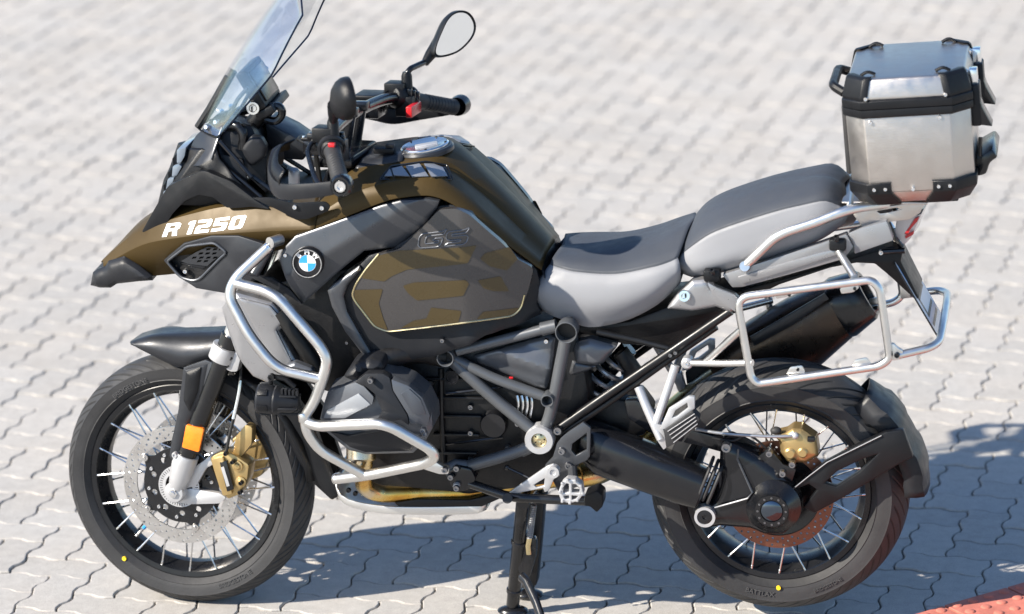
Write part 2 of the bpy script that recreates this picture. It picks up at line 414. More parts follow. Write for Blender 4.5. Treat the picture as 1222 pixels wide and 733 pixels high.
def inset(P, d):
    out = []; n = len(P)
    for i in range(n):
        a, b, c = P[i - 1], P[i], P[(i + 1) % n]
        n1 = V((-(b[1] - a[1]), b[0] - a[0])).normalized(); n2 = V((-(c[1] - b[1]), c[0] - b[0])).normalized()
        m_ = (n1 + n2); m_ = m_ / max(.4, m_.length_squared / 2)
        out.append((b[0] + m_.x * d, b[1] + m_.y * d))
    return out
def paver_geo(vert, k):
    P = paver_outline(vert, k); g = .018; c = .022
    A_ = inset(P, g); B_ = inset(P, g + c); w_, h_ = (1, 2) if vert else (2, 1); n = len(P)
    vs = [V(((x - w_ / 2) * UN, (y - h_ / 2) * UN, -.030)) for x, y in A_] + [V(((x - w_ / 2) * UN, (y - h_ / 2) * UN, -.0030)) for x, y in A_] + [V(((x - w_ / 2) * UN, (y - h_ / 2) * UN, 0)) for x, y in B_]
    fs = [(i, (i + 1) % n, n + (i + 1) % n, n + i) for i in range(n)] + [(n + i, n + (i + 1) % n, 2 * n + (i + 1) % n, 2 * n + i) for i in range(n)] + [tuple(range(2 * n, 3 * n))]
    return vs, fs
def paver_mesh(vert, k, mt):
    vs, fs = paver_geo(vert, k); me = bpy.data.meshes.new('paver'); me.from_pydata(vs, [], fs); me.materials.append(MAT[mt]); me.update()
    return me
base = MB(); q = 400
base.add([(-q, -q, -.013), (q, -q, -.013), (q, q, -.013), (-q, q, -.013)], [(0, 1, 2, 3)])
ground = base.build('ground', 'far_paving'); kind(ground, 'structure')
pb = MB(); c0 = [grid2(u, v) for u, v in ((-52, -26), (48, -26), (48, 96), (-52, 96))]
pb.add([V((p.x, p.y, -.008)) for p in c0], [(0, 1, 2, 3)])
paving = pb.build('paving', 'joint_sand'); kind(paving, 'structure')
def project(p):
    d = p - CAM; z = d.dot(CF); return CX + FPX * d.dot(CR) / z, CY - FPX * d.dot(CU) / z
stones = []
for m_ in range(-120, 140):
    for n_ in range(-60, 60):
        ox, oy = m_ - 2 * n_, m_ + 2 * n_ + 0
        for vert in (0, 1):
            u, v = (ox + 1, oy + .5) if not vert else (ox - .5, oy + 1)
            if not (-52 < u < 48 and -26 < v < 96): continue
            c = grid2(u, v); px, py = project(c); d = (c - CAM).length
            vis = -45 < px < 1265 and -25 < py < 762
            stones.append((0 if vis else 1, d, vert, c, px, py))
stones.sort(key=lambda s: (s[0], s[1]))
me_h, me_v = paver_mesh(0, 5, 'paver_one'), paver_mesh(1, 5, 'paver_one')
for s in stones[:300]:
    o = bpy.data.objects.new('paver', me_v if s[2] else me_h); COL.objects.link(o); o.parent = paving
    o.location = s[3] + V((0, 0, random.gauss(0, .0011))); o.rotation_euler = (random.gauss(0, .006), random.gauss(0, .006), GY + random.gauss(0, .004))
AV = []; AF = []; tint = []
for s in stones[300:]:
    vs, fs = paver_geo(s[2], 5 if s[0] == 0 else 3)
    R = Euler((random.gauss(0, .006), random.gauss(0, .006), GY + random.gauss(0, .004))).to_matrix(); c = s[3] + V((0, 0, random.gauss(0, .0011))); b0 = len(AV)
    AV += [R @ p + c for p in vs]; AF += [tuple(i + b0 for i in f) for f in fs]; tint += [random.random()] * len(vs)
me = bpy.data.meshes.new('pavers'); me.from_pydata(AV, [], AF); me.materials.append(MAT['paver_many'])
a = me.attributes.new('tint', 'FLOAT', 'POINT'); a.data.foreach_set('value', tint)
o = bpy.data.objects.new('pavers', me); COL.objects.link(o); o.parent = paving; kind(o, 'stuff')

# red tactile strip beside the paving
e0, e1 = gnd(1105, 733), gnd(1222, 699)
ex = (e1 - e0); ex.z = 0; ex.normalize(); ey = V((ex.y, -ex.x, 0))           # ey points to the camera side
T = .20
tb = MB(); o0 = e0 - ex * .75
tb.box(o0 + ex * 1.6 + ey * .3 + V((0, 0, -.010)), (3.2, .6, .020), Matrix((ex, -ey, V((0, 0, 1)))).transposed())
strip = tb.build('tactile_strip', 'kerb_dark', bevel=0); kind(strip, 'structure')
tm = MB(); tm.box((0, 0, .004), (T - .005, T - .005, .02))
for i in range(4):
    for j in range(4):
        tm.lathe([(.014, 0), (.013, .0025), (.008, .0045), (0, .005)], ((i - 1.5) * .05, (j - 1.5) * .05, .014), (0, 0, 1), 10)
tme = tm.mesh('tile', 'red_tile', bevel=.0015, seg=1)
for i in range(16):
    for j in range(3):
        o = bpy.data.objects.new('tile', tme); COL.objects.link(o); o.parent = strip
        o.location = o0 + ex * (T * (i + .5)) + ey * (T * (j + .5) + .004) + V((0, 0, random.gauss(0, .0008))); o.rotation_euler = (random.gauss(0, .003), random.gauss(0, .003), math.atan2(ex.y, ex.x))

# ------------------------------------------------------------------ the motorcycle
bike = bpy.data.objects.new('motorcycle', None); COL.objects.link(bike); bike.empty_display_size = .2
tag(bike, 'olive and black adventure motorcycle on its centre stand, aluminium crash bars and spoked wheels', 'motorcycle')

def plate(outer, holes, to3, th, off):
    """flat plate with real holes: 2-D loops, to3 maps (a,b) to space, extruded by off*th"""
    vs = []; ed = []
    for lp in [outer] + holes:
        b = len(vs); n = len(lp); vs += [V(p) for p in lp]; ed += [(b + i, b + (i + 1) % n) for i in range(n)]
    out = delaunay_2d_cdt(vs, ed, [], 1, 1e-7); P, F = out[0], out[2]
    hb = [(min(p[0] for p in h), max(p[0] for p in h), min(p[1] for p in h), max(p[1] for p in h), h) for h in holes]
    def inh(f):
        x = sum(P[i].x for i in f) / len(f); y = sum(P[i].y for i in f) / len(f)
        for a0, a1, b0, b1, h in hb:
            if a0 < x < a1 and b0 < y < b1:
                c = False
                for i in range(len(h)):
                    a, b = h[i], h[i - 1]
                    if (a[1] > y) != (b[1] > y) and x < (b[0] - a[0]) * (y - a[1]) / (b[1] - a[1]) + a[0]: c = not c
                if c: return True
        return False
    F = [f for f in F if not inh(f)]
    mb = MB(); A_ = [to3(p.x, p.y) for p in P]; B_ = [p + V(off) * th for p in A_]
    mb.add(A_, F); mb.add(B_, [f[::-1] for f in F])
    cnt = {}
    for f in F:
        for i, j in zip(f, f[1:] + f[:1]): cnt[(min(i, j), max(i, j))] = cnt.get((min(i, j), max(i, j)), 0) + 1
    for (i, j), c in cnt.items():
        if c == 1: mb.add([A_[i], A_[j], B_[j], B_[i]], [(0, 1, 2, 3)])
    return mb
def circ(cx, cy, r, n=20, a0=0): return [(cx + r * math.cos(a0 + 2 * PI * i / n), cy + r * math.sin(a0 + 2 * PI * i / n)) for i in range(n)]

def tyre_mesh(C, R, w, rb, bead, groove, seg=660):
    """lathe with tread grooves cut into the crown"""
    prof = [(rb + .002, -bead), (rb + .012, -bead - .004), (rb + .0125, -bead - .0062), (rb + .026, -w * .478), (rb + .028, -w * .470), (rb + (R - rb) * .45, -w * .496), (R - w * .26, -w * .490), (R - w * .235, -w * .4955)]
    nc = 34; cro = []
    for i in range(nc + 1):
        t = -1 + 2 * i / nc; a = t * .99; y = w * .478 * math.sin(a * PI / 2) ** 1 if False else w * .482 * t
        r = R - w * .225 * abs(t) ** 2.35; cro.append((r, y))
    full = prof + cro + [(r, -y) for r, y in prof[::-1]]
    n = len(full); vs = []; fs = []; N, dirn, depth = groove; per = seg // N; seg = per * N
    for k in range(seg):
        th = 2 * PI * k / seg; ph = k % per
        for i, (r, y) in enumerate(full):
            t = y / (w * .482); a = abs(t); d = 0; crown = 8 <= i < 8 + nc + 1
            # the columns lean like the grooves, so each groove is cut cleanly along one column
            tt = min(1, a); lean = dirn * (1.2 * tt + .5 * tt * tt) * 2 * PI / N * (1 if t < 0 else 1)
            th2 = th + lean + (PI / N if t > 0 else 0) * min(1, a / .08)
            if crown:
                if .10 < a < .95 and ph in (2, 3, 4): d = depth * min(1, (a - .10) / .05, (.95 - a) / .05)
                if .50 < a < .95 and ph in (per // 2 + 2, per // 2 + 3): d = depth * .85
            vs.append(V((C.x + math.cos(th2) * (r - d), C.y + y, C.z + math.sin(th2) * (r - d))))
    for k in range(seg):
        l = (k + 1) % seg
        for i in range(n - 1): fs.append((k * n + i, l * n + i, l * n + i + 1, k * n + i + 1))
    return MB().add(vs, fs)
def wheel(name, C, R, w, rb, rw, steer, nsp, hub_r, hub_w, groove, label):
    prof = [(rb + .0125, -rw - .006), (rb + .0135, -rw - .001), (rb + .002, -rw + .002), (rb + .001, -rw + .012), (rb - .010, -rw + .022), (rb - .013, 0)]
    inn = [(rb + .0095, -rw - .008), (rb - .003, -rw - .006), (rb - .006, -rw + .006), (rb - .015, -rw + .018), (rb - .020, -rw * .35), (rb - .021, 0)]
    loop = prof + [(r, -y) for r, y in prof[-2::-1]] + [(r, -y) for r, y in inn] + [(r, y) for r, y in inn[-2::-1]]
    rim = MB().lathe(loop, C, (0, 1, 0), 120, closed=True)
    root = rim.build(name, 'rim_black', bike, steer=steer, angle=28, label=label)
    ty = tyre_mesh(C, R, w, rb, rw, groove); ty.build('tyre', 'rubber', root, steer=steer, angle=24)
    hb = MB().lathe([(0, -hub_w - .012), (hub_r * .6, -hub_w - .012), (hub_r * .62, -hub_w), (hub_r, -hub_w), (hub_r, -hub_w + .012), (hub_r * .72, -hub_w + .02), (hub_r * .66, 0), (hub_r * .72, hub_w - .02), (hub_r, hub_w - .012), (hub_r, hub_w), (hub_r * .6, hub_w), (hub_r * .6, hub_w + .012), (0, hub_w + .012)], C, (0, 1, 0), 40)
    hb.build('hub', 'cast_black', root, steer=steer)
    for k in range(nsp):
        side = -1 if k % 2 else 1; pr = k // 2
        base = 2 * PI * (pr + (.5 if side > 0 else 0)) / (nsp / 2)
        sw = (1 if pr % 2 else -1) * .62
        p = V((C.x + hub_r * .95 * math.cos(base + sw), side * (hub_w - .006), C.z + hub_r * .95 * math.sin(base + sw)))
        q_ = V((C.x + (rb + .001) * math.cos(base), side * (rw + .002), C.z + (rb + .001) * math.sin(base)))
        sp = MB().tube([p, p.lerp(q_, .5), q_], .0021, 6)
        sp.cyl(q_, q_.lerp(p, .07), .0030, seg=8)
        sp.build('spoke', 'spoke_steel', root, steer=steer)
    return root
FA = V((-.744, 0, .325)); RA = V((.744, 0, .348))
fw = wheel('front_wheel', FA, .325, .122, .2413, .0385, True, 40, .052, .046, (30, -1, .0065), 'front wheel with black rim and silver cross spokes')
rw_ = wheel('rear_wheel', RA, .318, .172, .2159, .058, False, 40, .060, .052, (24, 1, .0075), 'rear wheel with wide road tyre')

def disc(C, ro, ri, y, th, rows, name, mt, root, steer, scallop=0):
    outer = [((ro + scallop * math.cos(12 * a)) * math.cos(a), (ro + scallop * math.cos(12 * a)) * math.sin(a)) for a in [2 * PI * i / 120 for i in range(120)]]
    holes = [[(x, z) for x, z in circ(0, 0, ri, 60)][::-1]]
    for r, n, hr, ph in rows:
        for i in range(n):
            a = 2 * PI * (i + ph) / n; holes.append(circ(r * math.cos(a), r * math.sin(a), hr, 8))
    mb = plate(outer, holes, lambda a, b: V((C.x + a, y, C.z + b)), th, (0, 1, 0))
    return mb.build(name, mt, root, steer=steer, angle=40)
rows = [(.1465, 24, .0031, 0), (.139, 24, .0031, .36), (.1315, 24, .0031, .72), (.1245, 24, .0031, .08)]
for y in (-.0735, .0690):
    disc(FA, .1525, .117, y, .0045, rows, 'brake_disc', 'disc_steel', fw, True)
    cr = MB(); yy = y + (.004 if y < 0 else -.003)
    out = []
    for i in range(60):
        a = 2 * PI * i / 60; out.append(((.098 + .0215 * max(0, math.cos(5 * a)) ** 6) * math.cos(a), (.098 + .0215 * max(0, math.cos(5 * a)) ** 6) * math.sin(a)))
    cr = plate(out, [circ(0, 0, .048, 24)] + [circ(.075 * math.cos(a), .075 * math.sin(a), .008, 10) for a in [2 * PI * (i + .5) / 10 for i in range(10)]], lambda a, b: V((FA.x + a, yy - .004, FA.z + b)), .006, (0, 1, 0))
    cr.build('disc_carrier', 'gloss_black', fw, steer=True)
    for i in range(5):
        a = 2 * PI * i / 5; bt = MB().lathe([(0, .009), (.004, .009), (.005, .006), (.009, .006), (.0105, .003), (.0105, -.004)], V((FA.x + .1135 * math.cos(a), y, FA.z + .1135 * math.sin(a))), (0, -1 if y < 0 else 1, 0), 14).build('disc_bobbin', 'disc_steel', fw, steer=True)
    for i in range(10):
        a = 2 * PI * (i + .25) / 10
        bolt(MB(), V((FA.x + .085 * math.cos(a), yy - .004, FA.z + .085 * math.sin(a))), .0045, .005).build('carrier_bolt', 'alu_cast', fw, steer=True)
# speed sensor ring: teeth cut as slots
sl = []
for i in range(48):
    a = 2 * PI * i / 48; ca, sa = math.cos(a), math.sin(a); hw = .0011
    sl.append([(r * ca - k * hw * sa, r * sa + k * hw * ca) for r, k in ((.0435, -1), (.0515, -1), (.0515, 1), (.0435, 1))])
plate(circ(0, 0, .054, 60), [circ(0, 0, .036, 40)] + sl, lambda a, b: V((FA.x + a, -.086, FA.z + b)), .003, (0, 1, 0)).build('sensor_ring', 'alu_cast', fw, steer=True)
vp = ats(168, 634, -.012); vq = V((FA.x, -.012, FA.z)); vd = (vq - vp).normalized()
MB().cyl(vp - vd * .02, vp + vd * .022, .0045, .004, 10).build('valve_stem', 'alu_bright', fw, steer=True)
MB().cyl(vp + vd * .012, vp + vd * .026, .0055, .005, 10).build('valve_cap', 'blue_print', fw, steer=True)
# yellow balance dots
for root, (px, py), Y, f, st in ((fw, (148, 667), -.0605, ats, True), (rw_, (929, 702), -.086, at, False)):
    p = f(px, py, Y); MB().lathe([(0, .0006), (.0055, .0006), (.006, -.003)], p, (0, -1, 0), 14).build('balance_mark', 'yellow', root, steer=st)

# rear disc, sensor side
disc(RA, .138, .106, -.081, .005, [(.131, 30, .003, 0), (.122, 30, .003, .5), (.114, 30, .003, 0)], 'brake_disc', 'disc_brown', rw_, False)
MB().lathe([(.107, -.079), (.107, -.076), (.07, -.070), (.05, -.065), (.05, -.05)], RA, (0, 1, 0), 40).build('disc_carrier', 'cast_black', rw_)

# raised maker lettering moulded into the tyre walls
def arc_text(txt, C, r, a_mid, Y, h, mt, root, name, steer=False, flip=1, ch=.62, ext=.0008):
    cu = bpy.data.curves.new('t', 'FONT'); cu.body = txt; cu.size = h; cu.align_x = 'CENTER'; cu.extrude = ext; cu.resolution_u = 2
    ob = bpy.data.objects.new('t', cu); COL.objects.link(ob); dg = bpy.context.evaluated_depsgraph_get(); me = bpy.data.meshes.new_from_object(ob.evaluated_get(dg)); bpy.data.objects.remove(ob); bpy.data.curves.remove(cu)
    for v in me.vertices:
        x, y, z = v.co; rr = r + flip * y; a = a_mid + flip * -x / r * (-1)
        a = a_mid - flip * x / r * -1 if False else a_mid + (x / r) * (-flip)
        p = V((C.x + rr * math.cos(a), Y - z, C.z + rr * math.sin(a))); v.co = (S4 @ p) if steer else p
    me.materials.append(MAT[mt]); o = bpy.data.objects.new(name, me); COL.objects.link(o); o.parent = root; return o
mat('rubber_text', (.060, .060, .062), rough=.6)
arc_text('BRIDGESTONE', FA, .284, math.radians(-62), -.0612, .016, 'rubber_text', fw, 'tyre_lettering', True, -1)
arc_text('BRIDGESTONE', FA, .272, math.radians(118), -.0612, .016, 'rubber_text', fw, 'tyre_lettering', True, 1)
arc_text('BATTLAX', RA, .265, math.radians(-100), -.0868, .017, 'rubber_text', rw_, 'tyre_lettering', False, -1)
arc_text('BRIDGESTONE', RA, .266, math.radians(-62), -.0868, .012, 'rubber_text', rw_, 'tyre_lettering', False, -1)

# ------------------------------------------------------------------ front fork, mudguard, calipers
fy = -.098
def at_axis(px, py, Y): return ats(px, py, Y)
top, bot = ats(281, 388, fy), ats(221, 548, fy)
dirf = (top - bot).normalized()
leg = MB().tube([bot, bot + dirf * .10, bot + dirf * .355], .0255, 24).build('fork_leg', 'gloss_black', bike, mirror=True, steer=True)
MB().tube([bot + dirf * .35, bot + dirf * .62], .0205, 20).build('stanchion', 'alu_bright', leg, mirror=True, steer=True)
ax_ = ats(208, 588, -.108)
ft = MB()
ft.tube([bot + dirf * .015, bot, bot.lerp(V((ax_.x, fy, ax_.z)), .55), V((ax_.x + .004, fy, ax_.z + .01))], [.031, .0315, .027, .021], 20)
ft.lathe([(.024, .016), (.027, .010), (.027, -.03)], V((ax_.x, -.098, ax_.z)), (0, -1, 0), 24, True)
ft.prism(fillet([ats(x, y, -.088) for x, y in ((204, 598), (225, 583), (262, 589), (270, 594), (262, 601), (226, 602))], .006), (0, .018, 0))
ft.prism(fillet([ats(x, y, -.088) for x, y in ((222, 583), (229, 560), (250, 545), (258, 541), (260, 551), (246, 559), (234, 580))], .006), (0, .018, 0))
ft.build('axle_clamp', 'alu_cast', leg, bevel=.002, mirror=True, steer=True)
b = MB(); b.lathe([(0, .010), (.006, .010), (.008, .008), (.011, .008), (.012, .004), (.012, -.01)], V((ax_.x, -.112, ax_.z)), (0, -1, 0), 6)
b.build('axle_nut', 'alu_bright', leg, mirror=True, steer=True)
rf = slab([(222, 507), (243, 512), (237, 540), (217, 534)], -.128, .012, ats, .004); rf.build('reflector', 'orange', leg, bevel=.002, mirror=True, steer=True)
rb_ = slab([(219, 505), (245, 510), (239, 543), (215, 537)], -.118, .016, ats, .004); rb_.build('reflector_mount', 'plastic', leg, bevel=.002, mirror=True, steer=True)
# fork bridge clamps
cl = ats(267, 421, fy)
c1 = MB(); c1.tube([cl - dirf * .020, cl + dirf * .020], .0335, 22)
c1.prism(fillet([ats(x, y, -.112) for x, y in ((262, 412), (288, 424), (283, 444), (275, 444), (252, 432))], .006), (0, .03, 0))
c1.build('fork_clamp', 'alu_cast', leg, bevel=.003, mirror=True, steer=True)
for px, py in ((275, 427), (271, 436)): bolt(MB(), ats(px, py, -.112), .0065, .007).build('clamp_bolt', 'gloss_black', leg, mirror=True, steer=True)
br = MB(); br.tube([V((cl.x, -.09, cl.z)), V((cl.x + .03, 0, cl.z + .02)), V((cl.x, .09, cl.z))], .022, 12)
br.build('fork_bridge', 'cast_black', bike, steer=True)
# mudguard
mg = skin([[(156, 411, -.056), (178, 422, -.066), (214, 438, -.070), (243, 432, -.072), (275, 425, -.072), (310, 432, -.072)],
           [(155.5, 409.5, -.05), (180, 413, -.066), (216, 424, -.070), (243, 420, -.072), (275, 414, -.072), (310, 424, -.072)],
           [(156, 408, -.040), (182, 403.5, -.055), (216, 408, -.060), (243, 407, -.060), (275, 404, -.060), (310, 416, -.06)],
           [(158, 406.5, -.015), (183, 399.5, -.028), (216, 399, -.030), (245, 398, -.030), (277, 398, -.030), (312, 412, -.03)],
           [(159, 406, 0), (184, 398, 0), (217, 396.5, 0), (246, 396, 0), (278, 396, 0), (313, 410, 0)]], 28, ats)
gm = mg.build('front_mudguard', 'graphite_dark', bike, steer=True, solid=.004, angle=89)
# mudguard stay with its dark inset
st = panel([(219, 439), (244, 431), (251, 434), (243, 470), (228, 500), (214, 548), (207, 551), (202, 545), (205, 525), (213, 490)], -.112, .02, .004, .004, .012, .012, ats, .006)
st.build('mudguard_stay', 'graphite_dark', gm, steer=True, mirror=True)
si = panel([(222, 444), (240, 438), (236, 468), (226, 492), (219, 478)], -.120, .004, .003, .003, .01, .01, ats, .004); si.build('stay_inset', 'plastic', gm, steer=True, mirror=True)
sb = slab([(219, 439), (245, 430), (253, 433), (245, 470), (241, 470), (248, 435), (221, 441.5)], -.117, .004, ats, .001); sb.build('stay_trim', 'graphite', gm, steer=True, mirror=True, bevel=.001)
p = ats(209, 543, -.122); MB().lathe([(0, .004), (.003, .004), (.0035, .007), (.0065, .007), (.008, .003), (.008, -.006)], p, (0, -1, 0), 14).build('stay_bolt', 'alu_cast', gm, steer=True, mirror=True)
# splash guard behind the wheel, follows the tyre
rows_ = []
for a in [math.radians(x) for x in (62, 52, 42, 32, 22, 12, 4)]:
    rr = .352
    hw = .075 if a > .3 else .062
    rows_.append([V((FA.x + (rr - .02 * (abs(t) ** 3)) * math.cos(a), t * hw, FA.z + (rr - .02 * abs(t) ** 3) * math.sin(a))) for t in (-1, -.8, -.4, 0, .4, .8, 1)])
MB().grid(rows_).build('splash_guard', 'plastic', bike, steer=True, solid=.004, angle=60)
sp_ = panel([(318, 452), (350, 470), (374, 505), (404, 592), (396, 597), (372, 575), (350, 540), (335, 500)], -.07, .02, .004, .004, .015, .014, at, .006)
sp_.build('splash_guard', 'plastic', bike, mirror=True)
# calipers
def cpx(l, Y): return [ats(x, y, Y) for x, y in l]
cal = MB(); cal.prism(fillet(cpx([(250, 546), (262, 540), (272, 539), (284, 546), (297, 555), (295, 572), (286, 590), (272, 596), (262, 584), (255, 562)], -.104), .006), (0, .052, 0))
cal = cal.build('brake_caliper', 'gold', bike, bevel=.004, mirror=True, steer=True)
c3 = MB(); c3.prism(fillet(cpx([(252, 548), (266, 545), (277, 590), (266, 592)], -.113), .004), (0, .02, 0))
c3.build('caliper_bridge', 'gold', cal, bevel=.003, mirror=True, steer=True)
c3 = MB()
for px, py, r in ((284, 556, .014), (288, 575, .014)): c3.lathe([(0, .010), (r * .5, .010), (r * .6, .006), (r, .006), (r, -.01)], ats(px, py, -.104), (0, -1, 0), 18)
c3.prism(fillet(cpx([(281, 522), (293, 507), (301, 510), (300, 530), (288, 545), (278, 545)], -.088), .006), (0, .03, 0))
c3.build('caliper_piston', 'gold', cal, bevel=.001, mirror=True, steer=True)
for px, py in ((270, 541), (278, 551), (287, 587), (288, 576)): bolt(MB(), ats(px, py, -.114), .006, .009).build('caliper_bolt', 'gloss_black', cal, mirror=True, steer=True)
c3 = MB(); c3.prism(cpx([(262, 552), (270, 550), (279, 584), (271, 587)], -.1145), (0, .003, 0))
c3.build('brake_pad', 'gloss_black', cal, mirror=True, steer=True, bevel=.0008)
MB().prism(cpx([(263.5, 558), (267, 557), (274, 580), (270.5, 581)], -.1165), (0, .003, 0)).build('caliper_slot', 'alu_cast', cal, mirror=True, steer=True)
hs = [ats(288, 437, -.08), ats(286, 465, -.092), ats(281, 490, -.10), ats(275, 515, -.11), ats(270, 540, -.115)]
MB().tube(catmull(hs, 5), .0042, 8).build('brake_hose', 'hose', bike, steer=True, mirror=True)
MB().tube(catmull(hs, 5)[3:13], .0050, 8).build('brake_line_fitting', 'alu_bright', bike, steer=True, mirror=True)

# ------------------------------------------------------------------ bodywork: tank, fairing, seat
def bolts(lst, Y, name, mt, parent, r=.006, h=.006, f=at, steer=False, mirror=True):
    for p in lst: bolt(MB(), f(p[0], p[1], p[2] if len(p) > 2 else Y), r, h).build(name, mt, parent, mirror=mirror, steer=steer)
def A3_(l): return [at(*p) for p in l]
def lst(a): return [tuple(a[i:i + 2]) for i in range(0, len(a), 2)]
tank = skin([
    [(374, 274, -.215), (420, 256, -.225), (455, 242, -.228), (480, 236, -.228), (520, 235, -.222), (560, 256, -.21), (600, 288, -.185), (646, 322, -.14)],
    [(372, 262, -.200), (420, 232, -.195), (465, 218, -.192), (505, 212, -.185), (532, 217, -.170), (570, 243, -.150), (607, 277, -.125), (649, 313, -.100)],
    [(374, 250, -.160), (420, 208, -.128), (468, 201, -.122), (512, 194.5, -.108), (538, 203, -.088), (577, 232, -.074), (613, 266, -.070), (652, 304, -.064)],
    [(378, 245, -.150), (424, 203, -.118), (470, 196, -.112), (515, 189, -.098), (541, 197, -.078), (580, 228, -.065), (616, 262, -.060), (654, 300, -.054)],
    [(392, 233, -.06), (432, 193, -.055), (478, 184.5, -.052), (523, 178, -.045), (548, 186, -.036), (586, 219, -.030), (621, 254, -.028), (658, 294, -.025)],
    [(400, 226, 0), (439, 187, 0), (484, 178, 0), (528, 172, 0), (552, 181, 0), (589, 215, 0), (624, 250, 0), (661, 290, 0)]], 44)
tank = tank.build('fuel_tank', 'olive', bike, solid=.003, angle=24, label='olive fuel tank with silver filler cap')
# rear end of the tank
rt = MB(); q1 = [at(646, 322, -.14), at(652, 304, -.064), at(658, 294, -.025), at(661, 290, 0)]
ring = q1 + [V((p.x, -p.y, p.z)) for p in q1[-2::-1]]
rt.loft([ring, [p + V((.012, 0, -.03)) for p in ring]], True); rt.build('tank_rear_trim', 'plastic', tank)
# black top cover in front of the cap, and the cap
tcv = skin([[(424, 202, -.118), (468, 194.5, -.112), (480, 192.5, -.108)], [(432, 191, -.055), (474, 183, -.052), (484, 181, -.05)], [(439, 185, 0), (480, 176, 0), (489, 174.5, 0)]], 14)
tcv.build('tank_top_cover', 'graphite_dark', tank, solid=.006)
bpy.context.view_layer.update()
import mathutils.bvhtree as bvh
TT = bvh.BVHTree.FromObject(tank, bpy.context.evaluated_depsgraph_get())
cc, nrm, _i, _d = TT.ray_cast(CAM, ray(507, 181).normalized()); nrm = (nrm if nrm.z > 0 else -nrm); nrm = V((-.13, -.03, 1)).normalized(); cc = at(507, 179.5, -.03); cc.z = max(cc.z, TT.ray_cast(V((cc.x, cc.y, 3)), V((0, 0, -1)))[0].z + .008)
MB().lathe([(0, .006), (.045, .006), (.050, .008), (.056, .008), (.059, .005), (.059, -.02)], cc - nrm * .006, nrm, 48).build('filler_cap', 'alu_bright', tank)
MB().lathe([(.060, -.02), (.060, .001), (.066, .001), (.070, -.004), (.070, -.012)], cc - nrm * .006, nrm, 48).build('cap_surround', 'graphite_dark', tank)
for i in range(5):
    a = 2 * PI * i / 5 + .4; x_ = nrm.orthogonal().normalized(); y_ = nrm.cross(x_)
    bolt(MB(), cc + (x_ * math.cos(a) + y_ * math.sin(a)) * .053 + nrm * .000, .0035, .004, nrm).build('cap_screw', 'dark_print', tank)
MB().box(cc + nrm * .001 + V((.004, 0, 0)), (.055, .020, .004), nrm.to_track_quat('Z', 'X').to_matrix()).build('cap_lock', 'alu_cast', tank, bevel=.003)
lk = MB(); lk.box(at(459, 181, -.05) + V((0, 0, .004)), (.05, .028, .014)); lk.box(at(466, 179, -.05) + V((0, 0, .008)), (.022, .016, .014)); lk.build('seat_latch', 'plastic', tank, bevel=.003)
# side vents of the tank
vy = -.203
fr = plate([(0, 0)], [], None, 0, (0, 0, 0)) if False else None
vo = lst([455, 216, 468, 201, 508, 195, 531, 200.5, 537, 216])
def tk(px, py, e=.0):
    h, n, _a, _b = TT.ray_cast(CAM, ray(px, py).normalized())
    n = n if n.y < 0 else -n
    return h + n * e
P = [tk(x, y, .005) for x, y in vo]
vt = MB().prism(fillet(P, .006), (0, .02, -.015)).build('side_vent', 'gloss_black', tank, mirror=True, bevel=.002)
for s_ in ([459, 213.5, 466, 204.5, 469, 213.5], [471, 212.5, 468.5, 204, 480.5, 201.5, 489, 213], [492, 213, 485, 201, 501, 198.5, 511, 213], [514, 213, 506, 198, 517, 198.5, 527, 203, 532, 213.5]):
    Q = [tk(x, y, .0075) for x, y in lst(s_)]; Q = [p + V((0, .006 * ((p.x - Q[0].x) / .05), 0)) for p in Q]
    MB().prism(fillet(Q, .002), (0, .006, -.004)).build('vent_louvre', 'cover_light', vt, mirror=True, bevel=.001)  # lighter grey paints in the sunlight on the louvres
MB().tube(fillet([tk(x, y, .006) for x, y in lst([453.5, 217, 467.5, 200, 508, 194, 532, 199.5, 539, 217])], .006, 3), .0018, 6, True).build('vent_trim', 'gloss_black', vt, mirror=True)

# beak and upper side fairing (olive)
bk = skin([
    [(120, 335, -.030), (152, 331, -.055), (188, 328.5, -.085), (240, 322, -.12), (300, 305, -.16), (374, 290, -.20)],
    [(124, 317, -.045), (151, 301.5, -.072), (174, 291, -.098), (200, 285.6, -.125), (233, 281, -.148), (262, 279, -.165), (300, 276.7, -.185), (340, 275, -.20), (376, 273, -.217)],
    [(124, 315, -.043), (151, 299, -.070), (174, 288.5, -.096), (200, 283, -.123), (233, 278, -.146), (262, 276, -.163), (300, 273, -.183), (340, 270, -.198), (376, 269, -.214)],
    [(123, 311, -.032), (150, 287, -.050), (172, 274, -.07), (200, 264, -.10), (233, 255, -.118), (265, 248, -.135), (300, 246, -.15), (340, 250, -.17), (380, 250, -.195)],
    [(121, 313, -.012), (141, 293, -.022), (161, 272, -.03), (187, 255, -.03), (218, 240, -.03), (262, 228, -.03), (310, 228, -.03), (385, 232, -.03)],
    [(121, 313, 0), (142, 292, 0), (163, 271, 0), (190, 253, 0), (221, 238, 0), (265, 225, 0), (312, 226, 0), (388, 230, 0)]], 44)
beak = bk.build('beak', 'olive', bike, solid=.004, angle=26, label='olive beak over the front wheel with white model lettering')
# black beak tip
tp = panel([(108, 340.6), (111, 325), (117, 320.5), (127, 316.5), (131, 310), (151.5, 302), (171, 312), (187.5, 323), (188, 328), (171, 330.5), (142, 336), (134, 341.5), (119.5, 342.7)], -.045, .045, .006, .012, .016, .008,
           yf=lambda x, z, y: y - max(0, (x - at(110, 330, -.05).x)) * .28)
tp.build('beak_tip', 'plastic_fine', beak, mirror=True, angle=22)
tf = slab([(109, 341), (112, 325), (131, 310), (140, 320), (132, 341)], -.042, .084); tf.build('beak_tip_nose', 'plastic_fine', beak, bevel=.004)
